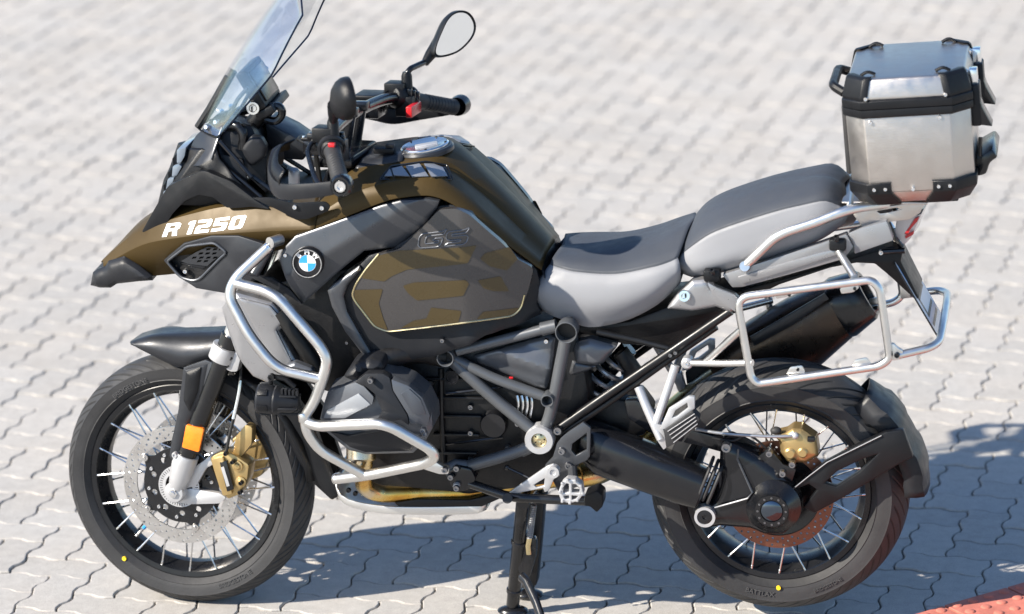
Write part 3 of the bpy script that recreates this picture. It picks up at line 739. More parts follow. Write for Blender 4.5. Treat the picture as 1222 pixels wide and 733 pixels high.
# side air intake with its grille
it = lst([195, 311, 219, 290.5, 252, 281.5, 284, 281.5, 314, 291, 318, 305, 300, 335, 272, 351, 234, 344.5, 210, 328.5])
io = lst([199, 312, 223, 293.5, 256, 289.5, 271, 301.5, 264, 307, 239, 332.5, 231, 335, 216, 331])
def inty(x): return -.130 - (x - 195) / 120 * .075
def to3(a, b): p = at(a, -b, inty(a)); return p
im = plate([(x, -y) for x, y in it][::-1], [[(x, -y) for x, y in io]], to3, .022, (0, 1, 0))
intake = im.build('side_intake', 'graphite_dark', bike, bevel=.004, mirror=True)
ib = MB().prism([to3(x, -y) + V((0, .019, 0)) for x, y in it], (0, .004, 0)); ib.build('intake_back', 'engine_dark', intake, mirror=True)
lip = [to3(x, -y) + V((0, -.002, 0)) for x, y in io]; MB().tube(fillet(lip, .01, 3), .0035, 8, True).build('intake_lip', 'graphite', intake, mirror=True)
gp = lst([215, 313, 232, 303, 246, 296, 262, 297.5, 268, 302, 252, 313.5, 246, 319, 222, 316])
gh = []
for r_, (y0, xs) in enumerate(((299.0, (247, 255, 262)), (304.0, (238, 246, 254)), (309, (230, 238.5, 247, 255)), (313.2, (236, 244)))):
    for x in xs: gh.append([(x - 2.6, -(y0 + 1.4)), (x + 2.4, -(y0 + .9)), (x + 4.0, -(y0 - 1.6)), (x - 1.0, -(y0 - 1.2))])
plate([(x, -y) for x, y in gp][::-1], gh, lambda a, b: to3(a, b) + V((0, .009, 0)), .004, (0, 1, 0)).build('intake_grille', 'graphite_dark', intake, mirror=True)
sl_ = MB().prism([to3(x, -y) + V((0, .014, 0)) for x, y in lst([213, 316, 246, 319, 240, 323, 222, 319])], (0, .008, 0)); sl_.build('intake_vane', 'plastic_fine', intake, mirror=True, bevel=.001)
bolts([(221.5, 323.2)], -.138, 'intake_screw', 'alu_bright', intake[0], .006, .008, mirror=False)

# black frame between beak and screen
ar = lst([169, 277, 184, 250, 200, 223, 209, 218, 239, 204.5, 247, 205, 276, 217, 306, 240, 322, 250, 300, 247, 281, 248.5, 270, 248, 254, 235.5, 237, 232.5, 221, 239.5, 206, 255, 198.5, 267, 177, 278])
def ary(x): return -.075 - (min(x, 250) - 169) / 80 * .075 - max(0, x - 250) / 70 * .02
def arq(px): return [(x, y, ary(x)) for x, y in px]
am = MB(); P = [at(*p) for p in arq(ar)]; am.prism(fillet(P, .006), (0, .035, 0))
arch = am.build('headlight_frame', 'plastic', bike, bevel=.006, mirror=True)
# headlight housing and face panels
hl = MB()
hl.loft([[at(x, y, Y) for x, y, Y in r] for r in (
    [(196, 216, -.03), (212, 178, -.045), (222, 176, 0), (212, 178 - 8, .05), (200, 206, .06), (190, 240, .045), (186, 250, 0), (187, 250, -.03)],
    [(215, 214, -.10), (240, 178, -.09), (250, 168, 0), (250, 160, .09), (232, 190, .12), (215, 220, .11), (205, 240, 0), (206, 245, -.09)],
    [(300, 235, -.11), (290, 190, -.10), (300, 180, 0), (305, 170, .1), (300, 200, .12), (290, 225, .11), (280, 240, 0), (290, 248, -.11)])])
head = hl.build('headlight', 'plastic', bike, bevel=.004)
for q_ in ([211, 179, 222, 176, 220, 187, 216, 194, 211, 195], [206, 199, 213, 196, 217, 199, 211, 210, 205, 211], [200, 214, 208, 212, 205, 222, 198, 227], [195, 229, 202, 226, 199, 236, 194, 240]):
    MB().prism(fillet(A3_([(x, y, -.075) for x, y in lst(q_)]), .003), (0, .15, 0)).build('headlight_lens', 'lens', head, bevel=.003)
for q_ in ([209, 182, 212, 195, 205, 199, 203, 190], [203, 200, 206, 211, 199, 214, 198, 206], [196, 216, 199, 227, 194, 229, 192, 222]): MB().prism(A3_([(x + 2, y, -.06) for x, y in lst(q_)]), (0, .12, 0)).build('headlight_lens', 'smoke', head, bevel=.002)
slab([(221, 192, -.055), (233, 163, -.050), (246, 150, -.060), (268, 146, -.080), (260, 168, -.105), (252, 191, -.118), (237, 198, -.112), (223, 198, -.078)], -.08, .02, rnd=.004).build('screen_base_panel', 'graphite_dark', head, mirror=True, bevel=.003)
c2 = panel([(237, 198, -.112), (252, 190, -.116), (258, 176, -.11), (262, 190, -.12), (290, 222, -.135), (318, 247, -.15), (305, 244, -.15), (276, 218, -.14), (248, 205, -.125)], -.12, .015, .001, .002, .006, .012)
c2.build('cheek_panel', 'plastic', head, mirror=True)
MB().tube([at(252, 190, -.119), at(258, 172, -.112), at(266, 150, -.085)], .0035, 8).build('cheek_trim', 'graphite', head, mirror=True)
# dark instrument tower, wiring and brackets behind the screen
tw = MB().loft([[at(x, y, Y) for x, y, Y in r] for r in (
    [(262, 165, -.09), (270, 140, -.06), (275, 135, .06), (268, 155, .09)],
    [(285, 200, -.10), (300, 150, -.07), (306, 140, .07), (292, 185, .1)],
    [(318, 232, -.10), (318, 190, -.08), (330, 175, .08), (325, 215, .1)])])
tower = tw.build('instrument_carrier', 'plastic', bike, bevel=.004)
pl_ = panel([(288, 178), (300, 162), (312, 165), (318, 175), (316, 188), (303, 198), (296, 196)], -.10, .02, .003, .004, .01, .012, rnd=.006); pl_.build('carrier_panel', 'plastic_fine', tower, mirror=True)
MB().tube(fillet([at(266, 152, -.07), at(284, 149, -.085), at(291, 160, -.09), at(289, 178, -.09)], .02, 4, False), .012, 12).build('air_duct', 'gloss_black', tower, mirror=True)
for r_ in ((262, 168, 300, 212), (268, 200, 312, 236), (300, 210, 345, 245)):
    MB().tube([at(r_[0], r_[1], -.118), at((r_[0] + r_[2]) / 2, (r_[1] + r_[3]) / 2 - 1, -.124), at(r_[2], r_[3], -.135)], .006, 8).build('cable', 'gloss_black', tower, mirror=True)
# navigator
nv = Matrix.Rotation(math.radians(-28), 3, 'Y')
n0 = at(308, 100, .0)
MB().box(n0, (.030, .155, .105), nv).build('navigation_mount', 'plastic', tower, bevel=.006)
MB().box(n0 + nv @ V((.017, 0, 0)), (.006, .125, .08), nv).build('navigation_screen', 'gloss_black', tower, bevel=.002)
MB().box(n0 + nv @ V((.004, 0, -.062)), (.05, .16, .02), nv).build('mount_bar', 'plastic', tower, bevel=.004)
k_ = at(302, 128.5, -.075); MB().lathe([(0, .012), (.008, .012), (.010, .014), (.0155, .014), (.0165, .008), (.0165, -.02)], k_, (.2, -1, .1), 24).build('mount_lock', 'alu_bright', tower)
MB().box(k_ + V((0, -.013, 0)), (.003, .006, .012)).build('lock_slot', 'dark_print', tower)
MB().tube(fillet([at(318, 128, -.05), at(334, 126, -.05), at(338, 136, -.05), at(330, 146, -.05), at(316, 142, -.05)], .015, 4, False), .010, 10).build('wiring_loop', 'gloss_black', tower)
MB().tube([at(308, 100, 0) + nv @ V((-.01, 0, -.06)), at(300, 150, 0), at(305, 175, 0)], .022, 12).build('mount_post', 'plastic', tower)
da = slab([(316, 146, .02), (345, 160, .02), (368, 176, .02), (362, 192, .02), (335, 190, .02), (318, 172, .02)], .02, .12); da.build('instrument_cowl', 'graphite_dark', tower, bevel=.006)
# windscreen: curved clear sheet, higher at the centre
wr = []
for i in range(21):
    t = -1 + i / 10; a = abs(t); hw = .205
    y = t * hw
    bow = .150 * a ** 1.8
    lo = at(228 + 2, 157, -.06); hi = at(356, -38, 0)
    row = []
    for j in range(17):
        s_ = j / 16
        top_cut = 1 - .20 * a ** 2.4; ss = s_ * top_cut
        wf = (.55 + .45 * min(1, s_ * 1.7) ** .8) * (1 - .22 * max(0, s_ - .55) / .45)
        x = lo.x + (hi.x - lo.x) * ss - .016 * math.sin(PI * ss); z = lo.z + (hi.z - lo.z) * ss
        row.append(V((x + bow * .9 * wf, y * wf, z)))
    wr.append(row)
ws = MB().grid(wr); screen = ws.build('windscreen', 'clear', bike, angle=60, solid=.004)
edge = [r[0] for r in wr] + wr[-1][1:] + [r[-1] for r in wr[-2::-1]] + wr[0][-2:0:-1]
MB().tube(edge, .0024, 6, True).build('screen_edge', 'screen_rim', screen)
for d in (-1, 1):
    MB().tube([at(236, 152, -.03) * 1, at(250, 130, -.03), at(272, 92, -.03)], .009, 8).build('screen_rail', 'plastic', screen) if d < 0 else MB().tube([V((p.x, -p.y, p.z)) for p in (at(236, 152, -.03), at(250, 130, -.03), at(272, 92, -.03))], .009, 8).build('screen_rail', 'plastic', screen)
MB().tube([at(266, 152, -.095), at(284, 118, -.10), at(296, 104, -.10)], .005, 8).build('screen_strut', 'gloss_black', screen, mirror=True)
for px, py in ((247, 152), (258, 146)): MB().lathe([(0, .006), (.005, .006), (.007, .002), (.007, -.01)], at(px, py, -.075), (-.4, -1, .3), 12).build('screen_screw', 'alu_bright', screen, mirror=True)

# graphite shroud with the roundel
sh = lst([333, 309, 341, 294, 352, 283, 374, 275, 420, 258, 455, 245, 480, 238.5, 512, 237, 524, 240, 521, 249, 503, 271, 473, 297, 434, 300, 412, 318, 361, 363.5, 347, 343])
def shy(x, z, y):                                       # folded blade: crease from the nose of the shroud to its rear point
    a, b = at(345, 345, -.22), at(520, 244, -.24); n = V((-(b.z - a.z), b.x - a.x)).normalized(); d = (x - a.x) * n.x + (z - a.z) * n.y
    return y - .010 + abs(d - .03) * (.20 if d > .03 else .34)
sp_ = panel(sh, -.230, .05, .003, .0015, .006, .008, yf=shy); shroud = sp_.build('tank_shroud', 'graphite', bike, mirror=True, angle=30)
wg = slab([(296, 330), (322, 331), (345, 345), (361, 364), (340, 350), (318, 340)], -.228, .012, rnd=.004); wg.build('shroud_winglet', 'plastic_fine', shroud, mirror=True, bevel=.003)
bc = at(367, 314, -.254)
for d, sh_ in ((-1, shroud[0]), (1, shroud[1])):
    c_ = V((bc.x, d * abs(bc.y), bc.z)); n_ = V((0, d, 0))
    MB().lathe([(0, -.004), (.0335, -.004), (.0345, .0045), (.0375, .0045), (.039, .001), (.039, -.012)], c_, n_, 48).build('roundel', 'gloss_black', sh_)
    MB().lathe([(.0330, .0042), (.0334, .0054), (.0352, .0054), (.0356, .0042)], c_, n_, 48).build('roundel_rim', 'alu_bright', sh_)
    MB().lathe([(0, 0), (.0335, 0), (.0335, -.004)], c_ , n_, 48).build('roundel_field', 'dark_print', sh_)
    MB().lathe([(.0200, -.001), (.0200, .0014), (.0212, .0014), (.0212, -.001)], c_, n_, 40).build('roundel_inner_ring', 'alu_bright', sh_)
    for k in range(4):
        pts = [c_] + [c_ + V((.02 * math.cos(a), 0, .02 * math.sin(a))) for a in [PI / 2 * k + PI / 2 * i / 10 for i in range(11)]]
        MB().prism([p + n_ * .0014 for p in pts], -n_ * .002).build('roundel_quarter', 'white_print' if k % 2 == 0 else 'blue_print', sh_)
def text_mesh(txt, size, M_, mt, name, parent, ext=.0006, shear=0.0, off=0.0):
    cu = bpy.data.curves.new('t', 'FONT'); cu.body = txt; cu.size = size; cu.align_x = 'CENTER'; cu.align_y = 'CENTER'; cu.extrude = ext; cu.shear = shear; cu.offset = off; cu.resolution_u = 3
    ob = bpy.data.objects.new('t', cu); COL.objects.link(ob); dg = bpy.context.evaluated_depsgraph_get(); me = bpy.data.meshes.new_from_object(ob.evaluated_get(dg)); bpy.data.objects.remove(ob); bpy.data.curves.remove(cu)
    me.transform(M_); me.materials.append(MAT[mt]); o = bpy.data.objects.new(name, me); COL.objects.link(o); o.parent = parent; return o
for ch_, ang in (('B', 138), ('M', 90), ('W', 42)):
    a = math.radians(ang)
    for d, sh_ in ((-1, shroud[0]), (1, shroud[1])):
        base = V((bc.x + .0268 * math.cos(a) * (1 if d < 0 else -1), d * (abs(bc.y) + .0004), bc.z + .0268 * math.sin(a)))
        R = Matrix.Rotation((a - PI / 2) * (1 if d < 0 else 1), 4, 'Z')
        Mx = Matrix.Translation(base) @ (Matrix.Rotation(PI / 2, 4, 'X') if d < 0 else Matrix.Rotation(PI, 4, 'Z') @ Matrix.Rotation(PI / 2, 4, 'X')) @ R
        text_mesh(ch_, .0165, Mx, 'white_print', 'roundel_letter', sh_, .0006, off=.0006)

# side body of the tank: dark carrier, insert panel with the big two-tone graphic
i0 = at(525, 320, -.24); xk = at(553, 320, -.23).x
def insy(x, z, y=0):
    k = max(0, x - xk) / .19
    return -.2285 - .016 * max(0, 1 - ((x - i0.x) / .27) ** 2 - ((z - i0.z) / .19) ** 2) + .082 * min(1.3, k) ** 1.25
def onb(px, off=0.0):                                    # traced points laid on the body's curved side
    out = []
    for x, y in px:
        Y = -.235
        for _ in range(5): p = at(x, y, Y); Y = insy(p.x, p.z) + off
        out.append((x, y, Y))
    return out
cb = panel(onb(lst([392, 346, 400, 337, 429, 317, 440, 305, 470, 297, 505, 268, 524, 246, 545, 245, 562, 254, 600, 290, 640, 322, 645, 340, 640, 362, 646, 375, 612, 390, 580, 400, 560, 412, 520, 425, 480, 431, 452, 431, 430, 418, 410, 392, 396, 366]), .022), -.205, .06, .003, .006, .02, .012, yf=lambda x, z, y: max(y, insy(x, z) + .006))
body = cb.build('tank_side_body', 'plastic_fine', bike, mirror=True)
le = panel(lst([391, 347, 399, 338, 429, 317.5, 431, 322, 415, 340, 410, 354, 414, 372, 428, 397, 444, 424, 434, 424, 412, 396, 396, 366]), -.226, .02, .003, .004, .008, .008); le.build('leading_edge', 'graphite', body, mirror=True)
ins = lst([420, 352, 424, 340, 436, 322, 452, 303, 476, 298, 505, 271, 524, 250, 545, 249, 560, 256, 598, 289, 617, 309, 637, 320, 631, 345, 622, 368, 612, 377, 560, 384, 500, 392, 462, 396, 447, 390, 424, 360])
ip = panel(onb(ins), -.2285, .02, 0, 0, .01, .009, yf=lambda x, z, y: insy(x, z), rnd=.012)
insert = ip.build('graphic_insert', 'decal_grey', body, mirror=True, label='two-tone grey and olive side insert')
def decal(px, mt, name, parent, e=.0012, rnd=.004):
    d = panel(onb(px), -.23, .0, 0, 0, .01, .009, yf=lambda x, z, y: insy(x, z) - e, rnd=rnd); return d.build(name, mt, parent, mirror=True)
for g_ in ([431.5, 332, 437, 323, 452, 305, 475.5, 299, 569, 292.6, 558.5, 314, 486, 321.7, 468, 329.5, 458.7, 336], [480.7, 341, 494, 337, 556, 334, 560, 338.5, 553, 353, 497.6, 358.7, 487, 350],
           [573, 308.7, 579, 302, 608, 294.5, 618, 309, 605, 323, 584.5, 317.8], [570, 334.6, 597.4, 329.5, 608, 347.6, 590, 347.6, 577, 344], [569, 381, 576.7, 372, 619.5, 367, 618, 373.5, 612, 376.5],
           [514.5, 367, 550.7, 371, 547, 385, 478, 391.5, 494, 382.6, 509, 380], [423, 346, 457, 345, 452, 362, 457.4, 380, 463, 394, 448, 389, 423, 356]):
    decal(lst(g_), 'olive_decal', 'graphic_field', insert)
bd = [at(*p) for p in onb(lst([452, 303, 436, 322, 424, 340, 420, 352, 424, 360, 447, 390, 462, 396, 500, 392, 560, 384, 612, 377, 622, 368, 626, 352]))]
bd = [V((p.x, insy(p.x, p.z, 0) - .001, p.z)) for p in fillet(bd, .012, 3, False)]
MB().tube(bd, .0022, 6).build('insert_trim', 'brass', insert, mirror=True)
# raised outline letters G S; paler grey imitates their edge highlights
def stroke(px, parent): 
    P = [at(*p) for p in onb(px)]; P = [V((p.x, insy(p.x, p.z, 0) - .0015, p.z)) for p in fillet(P, .005, 3)]
    MB().tube(P, .0016, 6, True).build('raised_letter', 'cover_grey', parent, mirror=True)
stroke(lst([504, 279, 529, 276, 534, 273, 530, 279.5, 512, 281.5, 508.5, 283.5, 507, 291, 523, 289.5, 524.5, 287, 516, 287.5, 519, 284.3, 529, 283.8, 526, 292, 522, 294.5, 502, 296, 499, 293, 500.5, 283]), insert)
stroke(lst([536, 276.5, 555, 274, 561, 271, 557, 277.5, 540, 279.5, 539, 282, 557, 280.5, 559, 283, 557, 289, 553, 291.5, 530, 294, 534, 290, 549, 288.3, 551, 286, 536, 287, 532.5, 285, 533.5, 279]), insert)
bolts([(528, 406)], -.216, 'body_screw', 'bolt_steel', body[0], .006, .007, mirror=False)
bolts([(414, 409), (432, 418)], -.214, 'body_screw', 'bolt_steel', body[0], .004, .005, mirror=False)

# R 1250 lettering on the beak: slanted block figures drawn as polygons on the olive face
glyph = {
 'R': [[(0, 0), (0, 10), (7, 10), (8.4, 8.8), (8.4, 5.6), (7.2, 4.6), (8.4, 0), (5.6, 0), (4.8, 3.9), (2.6, 3.9), (2.6, 0)], [(2.6, 6), (5.6, 6), (5.6, 8), (2.6, 8)]],
 '1': [[(1.2, 0), (1.2, 7.6), (0, 7.6), (0, 9.2), (1.6, 10), (3.8, 10), (3.8, 0)], None],
 '2': [[(0, 0), (0, 4.6), (1, 5.9), (5.4, 5.9), (5.4, 8), (0, 8), (0, 10), (7, 10), (8, 9), (8, 5), (7, 3.9), (2.6, 3.9), (2.6, 2.1), (8, 2.1), (8, 0)], None],
 '5': [[(0, 0), (0, 2.1), (5.4, 2.1), (5.4, 4.2), (0, 4.2), (0, 10), (8, 10), (8, 7.9), (2.6, 7.9), (2.6, 6.2), (7, 6.2), (8, 5.2), (8, 1), (7, 0)], None],
 '0': [[(1, 0), (0, 1), (0, 9), (1, 10), (7, 10), (8, 9), (8, 1), (7, 0)], [(2.6, 2.1), (5.4, 2.1), (5.4, 7.9), (2.6, 7.9)]]}
# baseline from (193,283) to (288,272), height direction (12,-16); letters lie on the beak surface through a height lookup
def surf(o):
    return bvh.BVHTree.FromObject(o, bpy.context.evaluated_depsgraph_get())
bpy.context.view_layer.update(); BT = surf(beak)
def on_surf(px, py, tree, lift=.0012):
    d = ray(px, py).normalized(); h, n, i, dist = tree.ray_cast(CAM, d)
    if h is None: return at(px, py, -.14)
    if n.dot(d) > 0: n = -n
    return h + n * lift
def glyphs(text, adv, p0, ex, ey, tree, mt, name, parent):
    x = 0
    for ch_ in text:
        if ch_ == ' ': x += adv * .35; continue
        outer, hole = glyph[ch_]; wd = max(p[0] for p in outer)
        dens = []
        for i in range(len(outer)):
            a, b = outer[i], outer[(i + 1) % len(outer)]; n = max(1, int(math.hypot(b[0] - a[0], b[1] - a[1]) / 1.6))
            dens += [(a[0] + (b[0] - a[0]) * k / n, a[1] + (b[1] - a[1]) * k / n) for k in range(n)]
        def to(a, b): 
            q = (p0[0] + ex[0] * (x + a) + ey[0] * b, p0[1] + ex[1] * (x + a) + ey[1] * b); return on_surf(q[0], q[1], tree)
        me_ = plate(dens, [hole] if hole else [], to, .0004, (0, 1, 0)); me_.build(name, mt, parent)
        x += wd + 1.5
glyphs('R 1250', 8, (193.5, 283.2), (2.12, -.235), (.62, -1.58), BT, 'white_print', 'model_lettering', beak)

# seats
def seat(name, cs, top, lab):
    g = skin(cs, 30, across=4); o = g.build(name, 'seat_grey', bike, angle=60, solid=.004, label=lab)
    b0 = [at(*p) for p in cs[0]]; b0 = resample(catmull(b0, 4), 30)
    g.grid([b0, [V((p.x, 0, p.z + .01)) for p in b0], [V((p.x, -p.y, p.z)) for p in b0]]); bpy.data.objects.remove(o)
    o = g.build(name, 'seat_grey', bike, angle=60, solid=.004, label=lab)
    t = skin(top, 30, across=4); t.build('seat_cushion', 'seat_dark', o, angle=60, solid=.004)
    sm = [at(*p) for p in cs[-1]]; sm = catmull(sm, 5)
    MB().tube([p + V((0, -.001, .0006)) for p in sm], .0016, 6).build('seat_piping', 'seat_dark', o, mirror=False)
    MB().tube([V((p.x, -p.y + .001, p.z + .0006)) for p in sm], .0016, 6).build('seat_piping', 'seat_dark', o, mirror=False)
    return o
e_r = [(657, 316, -.112), (670, 320, -.135), (690, 324.5, -.148), (735, 326.7, -.160), (777, 319, -.163), (795, 314, -.158), (809, 308, -.150)]
rider = seat('rider_seat', [
    [(634, 358, -.105), (653, 373, -.120), (685, 385, -.130), (708, 389.6, -.135), (748, 381.4, -.14), (784, 363, -.14), (811, 338, -.13)],
    [(631, 350, -.125), (654, 352, -.150), (690, 364, -.165), (718, 367, -.172), (753, 360, -.176), (785, 346, -.174), (812, 325, -.160)],
    [(640, 337, -.125), (660, 334, -.148), (690, 341, -.164), (725, 344, -.173), (762, 337, -.177), (788, 328, -.174), (811, 315, -.160)],
    e_r],
    [e_r, [(660, 308, -.10), (674, 311, -.115), (696, 313, -.125), (735, 314, -.130), (773, 306, -.132), (797, 299, -.128), (815, 292, -.12)],
     [(666, 299, -.055), (682, 300, -.06), (706, 300, -.065), (740, 297, -.068), (776, 289, -.068), (804, 278, -.065), (823, 271, -.06)],
     [(671, 293.5, 0), (690, 291, 0), (718, 290.5, 0), (751, 284.5, 0), (784, 277, 0), (815, 266, 0), (832, 258, 0)]], 'long grey rider seat with dark top')
e_p = [(811, 306, -.122), (829.6, 291, -.138), (856, 275, -.148), (920, 253.7, -.150), (960, 244, -.147), (985, 239.5, -.142), (1004, 247, -.122)]
pill = seat('passenger_seat', [
    [(813, 325, -.10), (833, 330, -.118), (886, 318, -.128), (935, 302, -.128), (978, 286, -.122), (1008, 266, -.10)],
    [(808, 317, -.125), (834, 321, -.148), (886, 306, -.158), (935, 289, -.157), (980, 272, -.150), (1011, 257, -.122)],
    [(808, 311, -.126), (832, 305, -.146), (870, 291, -.156), (928, 270, -.158), (978, 254, -.150), (1010, 251, -.122)],
    e_p],
    [e_p, [(815, 293, -.105), (834, 277, -.118), (861, 263, -.125), (921, 243, -.126), (961, 233, -.124), (987, 229, -.120), (1008, 240, -.10)],
     [(823, 274, -.055), (838, 258, -.06), (864, 245, -.065), (914, 229, -.066), (956, 220, -.066), (987, 216, -.063), (1009, 228, -.055)],
     [(830, 259, 0), (840, 248, 0), (864, 234, 0), (905, 221.5, 0), (950, 213.5, 0), (985, 210, 0), (1007, 219, 0)]], 'raised grey passenger seat with dark top')

# ------------------------------------------------------------------ handlebar group (turns with the fork)
def A3(l): return [at(*p) for p in l]
def S3(l): return [ats(*p) for p in l]
gl = ats(408, 222, -.455); gi = ats(396, 178, -.30)          # bar end, inner end of the left grip
bar_pts = [gl + (gi - gl) * .02, gi, gi + (gi - gl) * .12, ats(447, 141, .02) * 1]
bc0 = V((gi.x - .045, 0, gi.z + .022))
hb = fillet([gl + (gi - gl) * .04, gi + (gi - gl) * .35, V((bc0.x, -.085, bc0.z + .0)), V((bc0.x, .085, bc0.z)), V((gi.x + (gi - gl).x * .35, -(gi + (gi - gl) * .35).y, (gi + (gi - gl) * .35).z)), V((gl.x, -gl.y, gl.z))], .07, 6, False)
bar = MB().tube(hb, .0145, 16).build('handlebar', 'gloss_black', bike, steer=True)
MB().tube([V((bc0.x - .02, -.04, bc0.z - .09)), V((bc0.x, -.04, bc0.z + .012))], .020, 14).build('bar_riser', 'cast_black', bar, steer=True, mirror=True)
MB().box(V((bc0.x, -.04, bc0.z + .012)), (.05, .03, .022)).build('bar_clamp', 'cast_black', bar, steer=True, mirror=True, bevel=.004)
MB().box(V((bc0.x - .03, 0, bc0.z - .10)), (.11, .20, .03)).build('top_yoke', 'cast_black', bar, steer=True, bevel=.008)
MB().tube([V((bc0.x - .02, -.02, bc0.z - .11)), V((-.839 + .36 * .456 * 2, 0, .72))], .03, 16).build('steering_stem', 'cast_black', bar, steer=True)
gd = (gi - gl).normalized(); gL = (gi - gl).length
grip = MB().tube([gl + gd * (.012 + gL * .92 * t) for t in (0, .05, .1, .5, .9, 1.0)], [.021, .0215, .0198, .0192, .0198, .023], 22)
grip = grip.build('grip', 'rubber', bar, steer=True, mirror=True)
for k in range(9):
    c_ = gl + gd * (.03 + .0115 * k); MB().lathe([(.0192, -.0018), (.0206, 0), (.0192, .0018)], c_, gd, 22).build('grip_rib', 'rubber', grip, steer=True, mirror=True)
# switch housings
sw = MB().tube([gi - gd * .012, gi + gd * .002, gi + gd * .012, gi + gd * .05, gi + gd * .062], [.024, .029, .030, .029, .022], 24, sx=1.0)
sw.box(gi + gd * .03 + V((-.012, 0, .022)), (.05, .05, .035)); sw.box(gi + gd * .03 + V((.014, 0, -.018)), (.045, .055, .05))
sw = sw.build('switch_housing', 'plastic', bar, steer=True, mirror=True, bevel=.003)
MB().lathe([(.0285, -.007), (.033, -.005), (.034, 0), (.033, .005), (.0285, .007)], gi + gd * .004, gd, 32).build('menu_ring', 'plastic_fine', sw, steer=True, mirror=True)
MB().box(ats(396, 173, -.325), (.016, .012, .010)).build('hazard_button', 'red', sw[0], steer=True, bevel=.002)
for k in range(3): MB().box(gi + gd * (.014 + .014 * k) + V((.031, 0, .008 + .002 * k)), (.012, .010, .020)).build('switch_button', 'gloss_black', sw, steer=True, mirror=True, bevel=.002)
rr0 = ats(443, 127, .215); big = MB().box(rr0, (.062, .075, .050)).build('brake_reservoir', 'cast_black', bar, steer=True, bevel=.007)
MB().box(rr0 + V((0, 0, .029)), (.068, .081, .011)).build('reservoir_lid', 'plastic', big, steer=True, bevel=.003)
sk = ats(490, 133, .215); MB().box(V((sk.x, sk.y + .025, sk.z)), (.016, .08, .028)).build('kill_switch', 'red', sw[1], steer=True, bevel=.003)
# levers, reservoirs
lv = fillet([gi + gd * .05 + V((-.035, 0, .0)), gi + V((-.062, 0, -.004)), gl + gd * .06 + V((-.060, 0, -.008)), gl + gd * .02 + V((-.052, 0, -.010))], .02, 4, False)
MB().tube(lv, .0065, 10, sx=.7).build('lever', 'gloss_black', bar, steer=True, mirror=True)
MB().box(gi + gd * .06 + V((-.03, 0, .0)), (.04, .035, .022)).build('lever_perch', 'cast_black', bar, steer=True, mirror=True, bevel=.005)
r0 = ats(376, 176, -.235); rp = MB().box(r0 + V((0, 0, .004)), (.046, .055, .036)).build('fluid_reservoir', 'cast_black', bar, steer=True, mirror=True, bevel=.007)
MB().box(r0 + V((0, 0, .025)), (.050, .060, .009)).build('reservoir_lid', 'plastic', rp, steer=True, mirror=True, bevel=.003)
for dx, dy in ((-.019, -.024), (.019, -.024), (-.019, .024), (.019, .024)): bolt(MB(), r0 + V((dx, dy, .028)), .004, .004, (0, 0, 1)).build('lid_screw', 'alu_bright', rp, steer=True, mirror=True)
# hand guards: open loop from bar end forward and back to the clamp, upper blade
hg = S3([(407, 222, -.462), (392, 225, -.462), (360, 228, -.455), (334, 227, -.43), (323, 212, -.385), (326, 190, -.31), (336, 182, -.26)])
hg = catmull(hg, 5); rad = [.019] * len(hg)
def strip(pts, h0, h1, th):
    rings = []
    for i, p in enumerate(pts):
        a = pts[max(0, i - 1)]; b = pts[min(len(pts) - 1, i + 1)]; t = (b - a).normalized(); up = V((0, 0, 1)); n = t.cross(up).normalized()
        u = i / (len(pts) - 1); h = (h0[0] + (h0[1] - h0[0]) * u); k = (h1[0] + (h1[1] - h1[0]) * u)
        rings.append([p + up * h + n * th * .6, p + up * h - n * th * .6, p + up * (h * .5) - n * th, p - up * (k * .5) - n * th, p - up * k - n * th * .5, p - up * k + n * th * .5, p - up * (k * .5) + n * th, p + up * (h * .5) + n * th])
    return MB().loft(rings)
guard = strip(hg, (.015, .020), (.015, .026), .0065).build('hand_guard', 'plastic_fine', bar, steer=True, mirror=True, angle=50)
bl = S3([(334, 226, -.435), (324, 210, -.388), (328, 186, -.312), (345, 178, -.25)]); bt_ = S3([(340, 204, -.44), (331, 192, -.39), (336, 174, -.315), (352, 166, -.26)])
rows2 = [catmull(bl, 5), [p.lerp(q, .5) + V((-.006, 0, 0)) for p, q in zip(catmull(bl, 5), catmull(bt_, 5))], catmull(bt_, 5)]
MB().grid(rows2).build('guard_blade', 'plastic', guard, steer=True, mirror=True, solid=.004)
be = ats(407, 222, -.475); bax = V((.08, -1, .02))
MB().lathe([(.0, .005), (.016, .005), (.0175, .008), (.0215, .008), (.0262, .002), (.0268, -.008), (.024, -.028)], be, bax, 32).build('bar_end', 'gloss_black', guard, steer=True, mirror=True)
MB().lathe([(.0, .006), (.006, .006), (.0075, .0105), (.0130, .0105), (.0150, .0065), (.0150, .002)], be, bax, 24).build('bar_end_screw', 'alu_bright', guard, steer=True, mirror=True)
# mirrors
def mirror_part(side):
    f_ = ats
    if side < 0:
        stem = S3([(397, 176, -.30), (397, 160, -.305), (398, 148, -.31), (399, 130, -.335), (400, 118, -.36)])
        return stem
# left mirror is seen from its back; the right one shows its glass. Built once on the left in the turned frame and mirrored
mR = Matrix.Rotation(math.radians(33), 3, 'Z') @ Matrix.Rotation(math.radians(-4), 3, 'Y')
mb0 = ats(398, 168, -.285)
mc = mb0 + V((.080, -.140, .130))
stem = [mb0 - V((0, 0, .02)), mb0 + V((0, 0, .05)), mb0 + V((.008, -.006, .062)), mc + mR @ V((-.012, .085, -.062)), mc + mR @ V((-.014, .070, -.050))]
mstem = MB().tube(fillet(stem, .03, 5, False), .0075, 12).build('mirror_stem', 'gloss_black', bar, steer=True, mirror=True)
MB().tube([mb0 - V((0, 0, .02)), mb0 + V((0, 0, .045)), mb0 + V((0, 0, .055))], [.0155, .0135, .010], 16).build('stem_sleeve', 'plastic', mstem, steer=True, mirror=True)
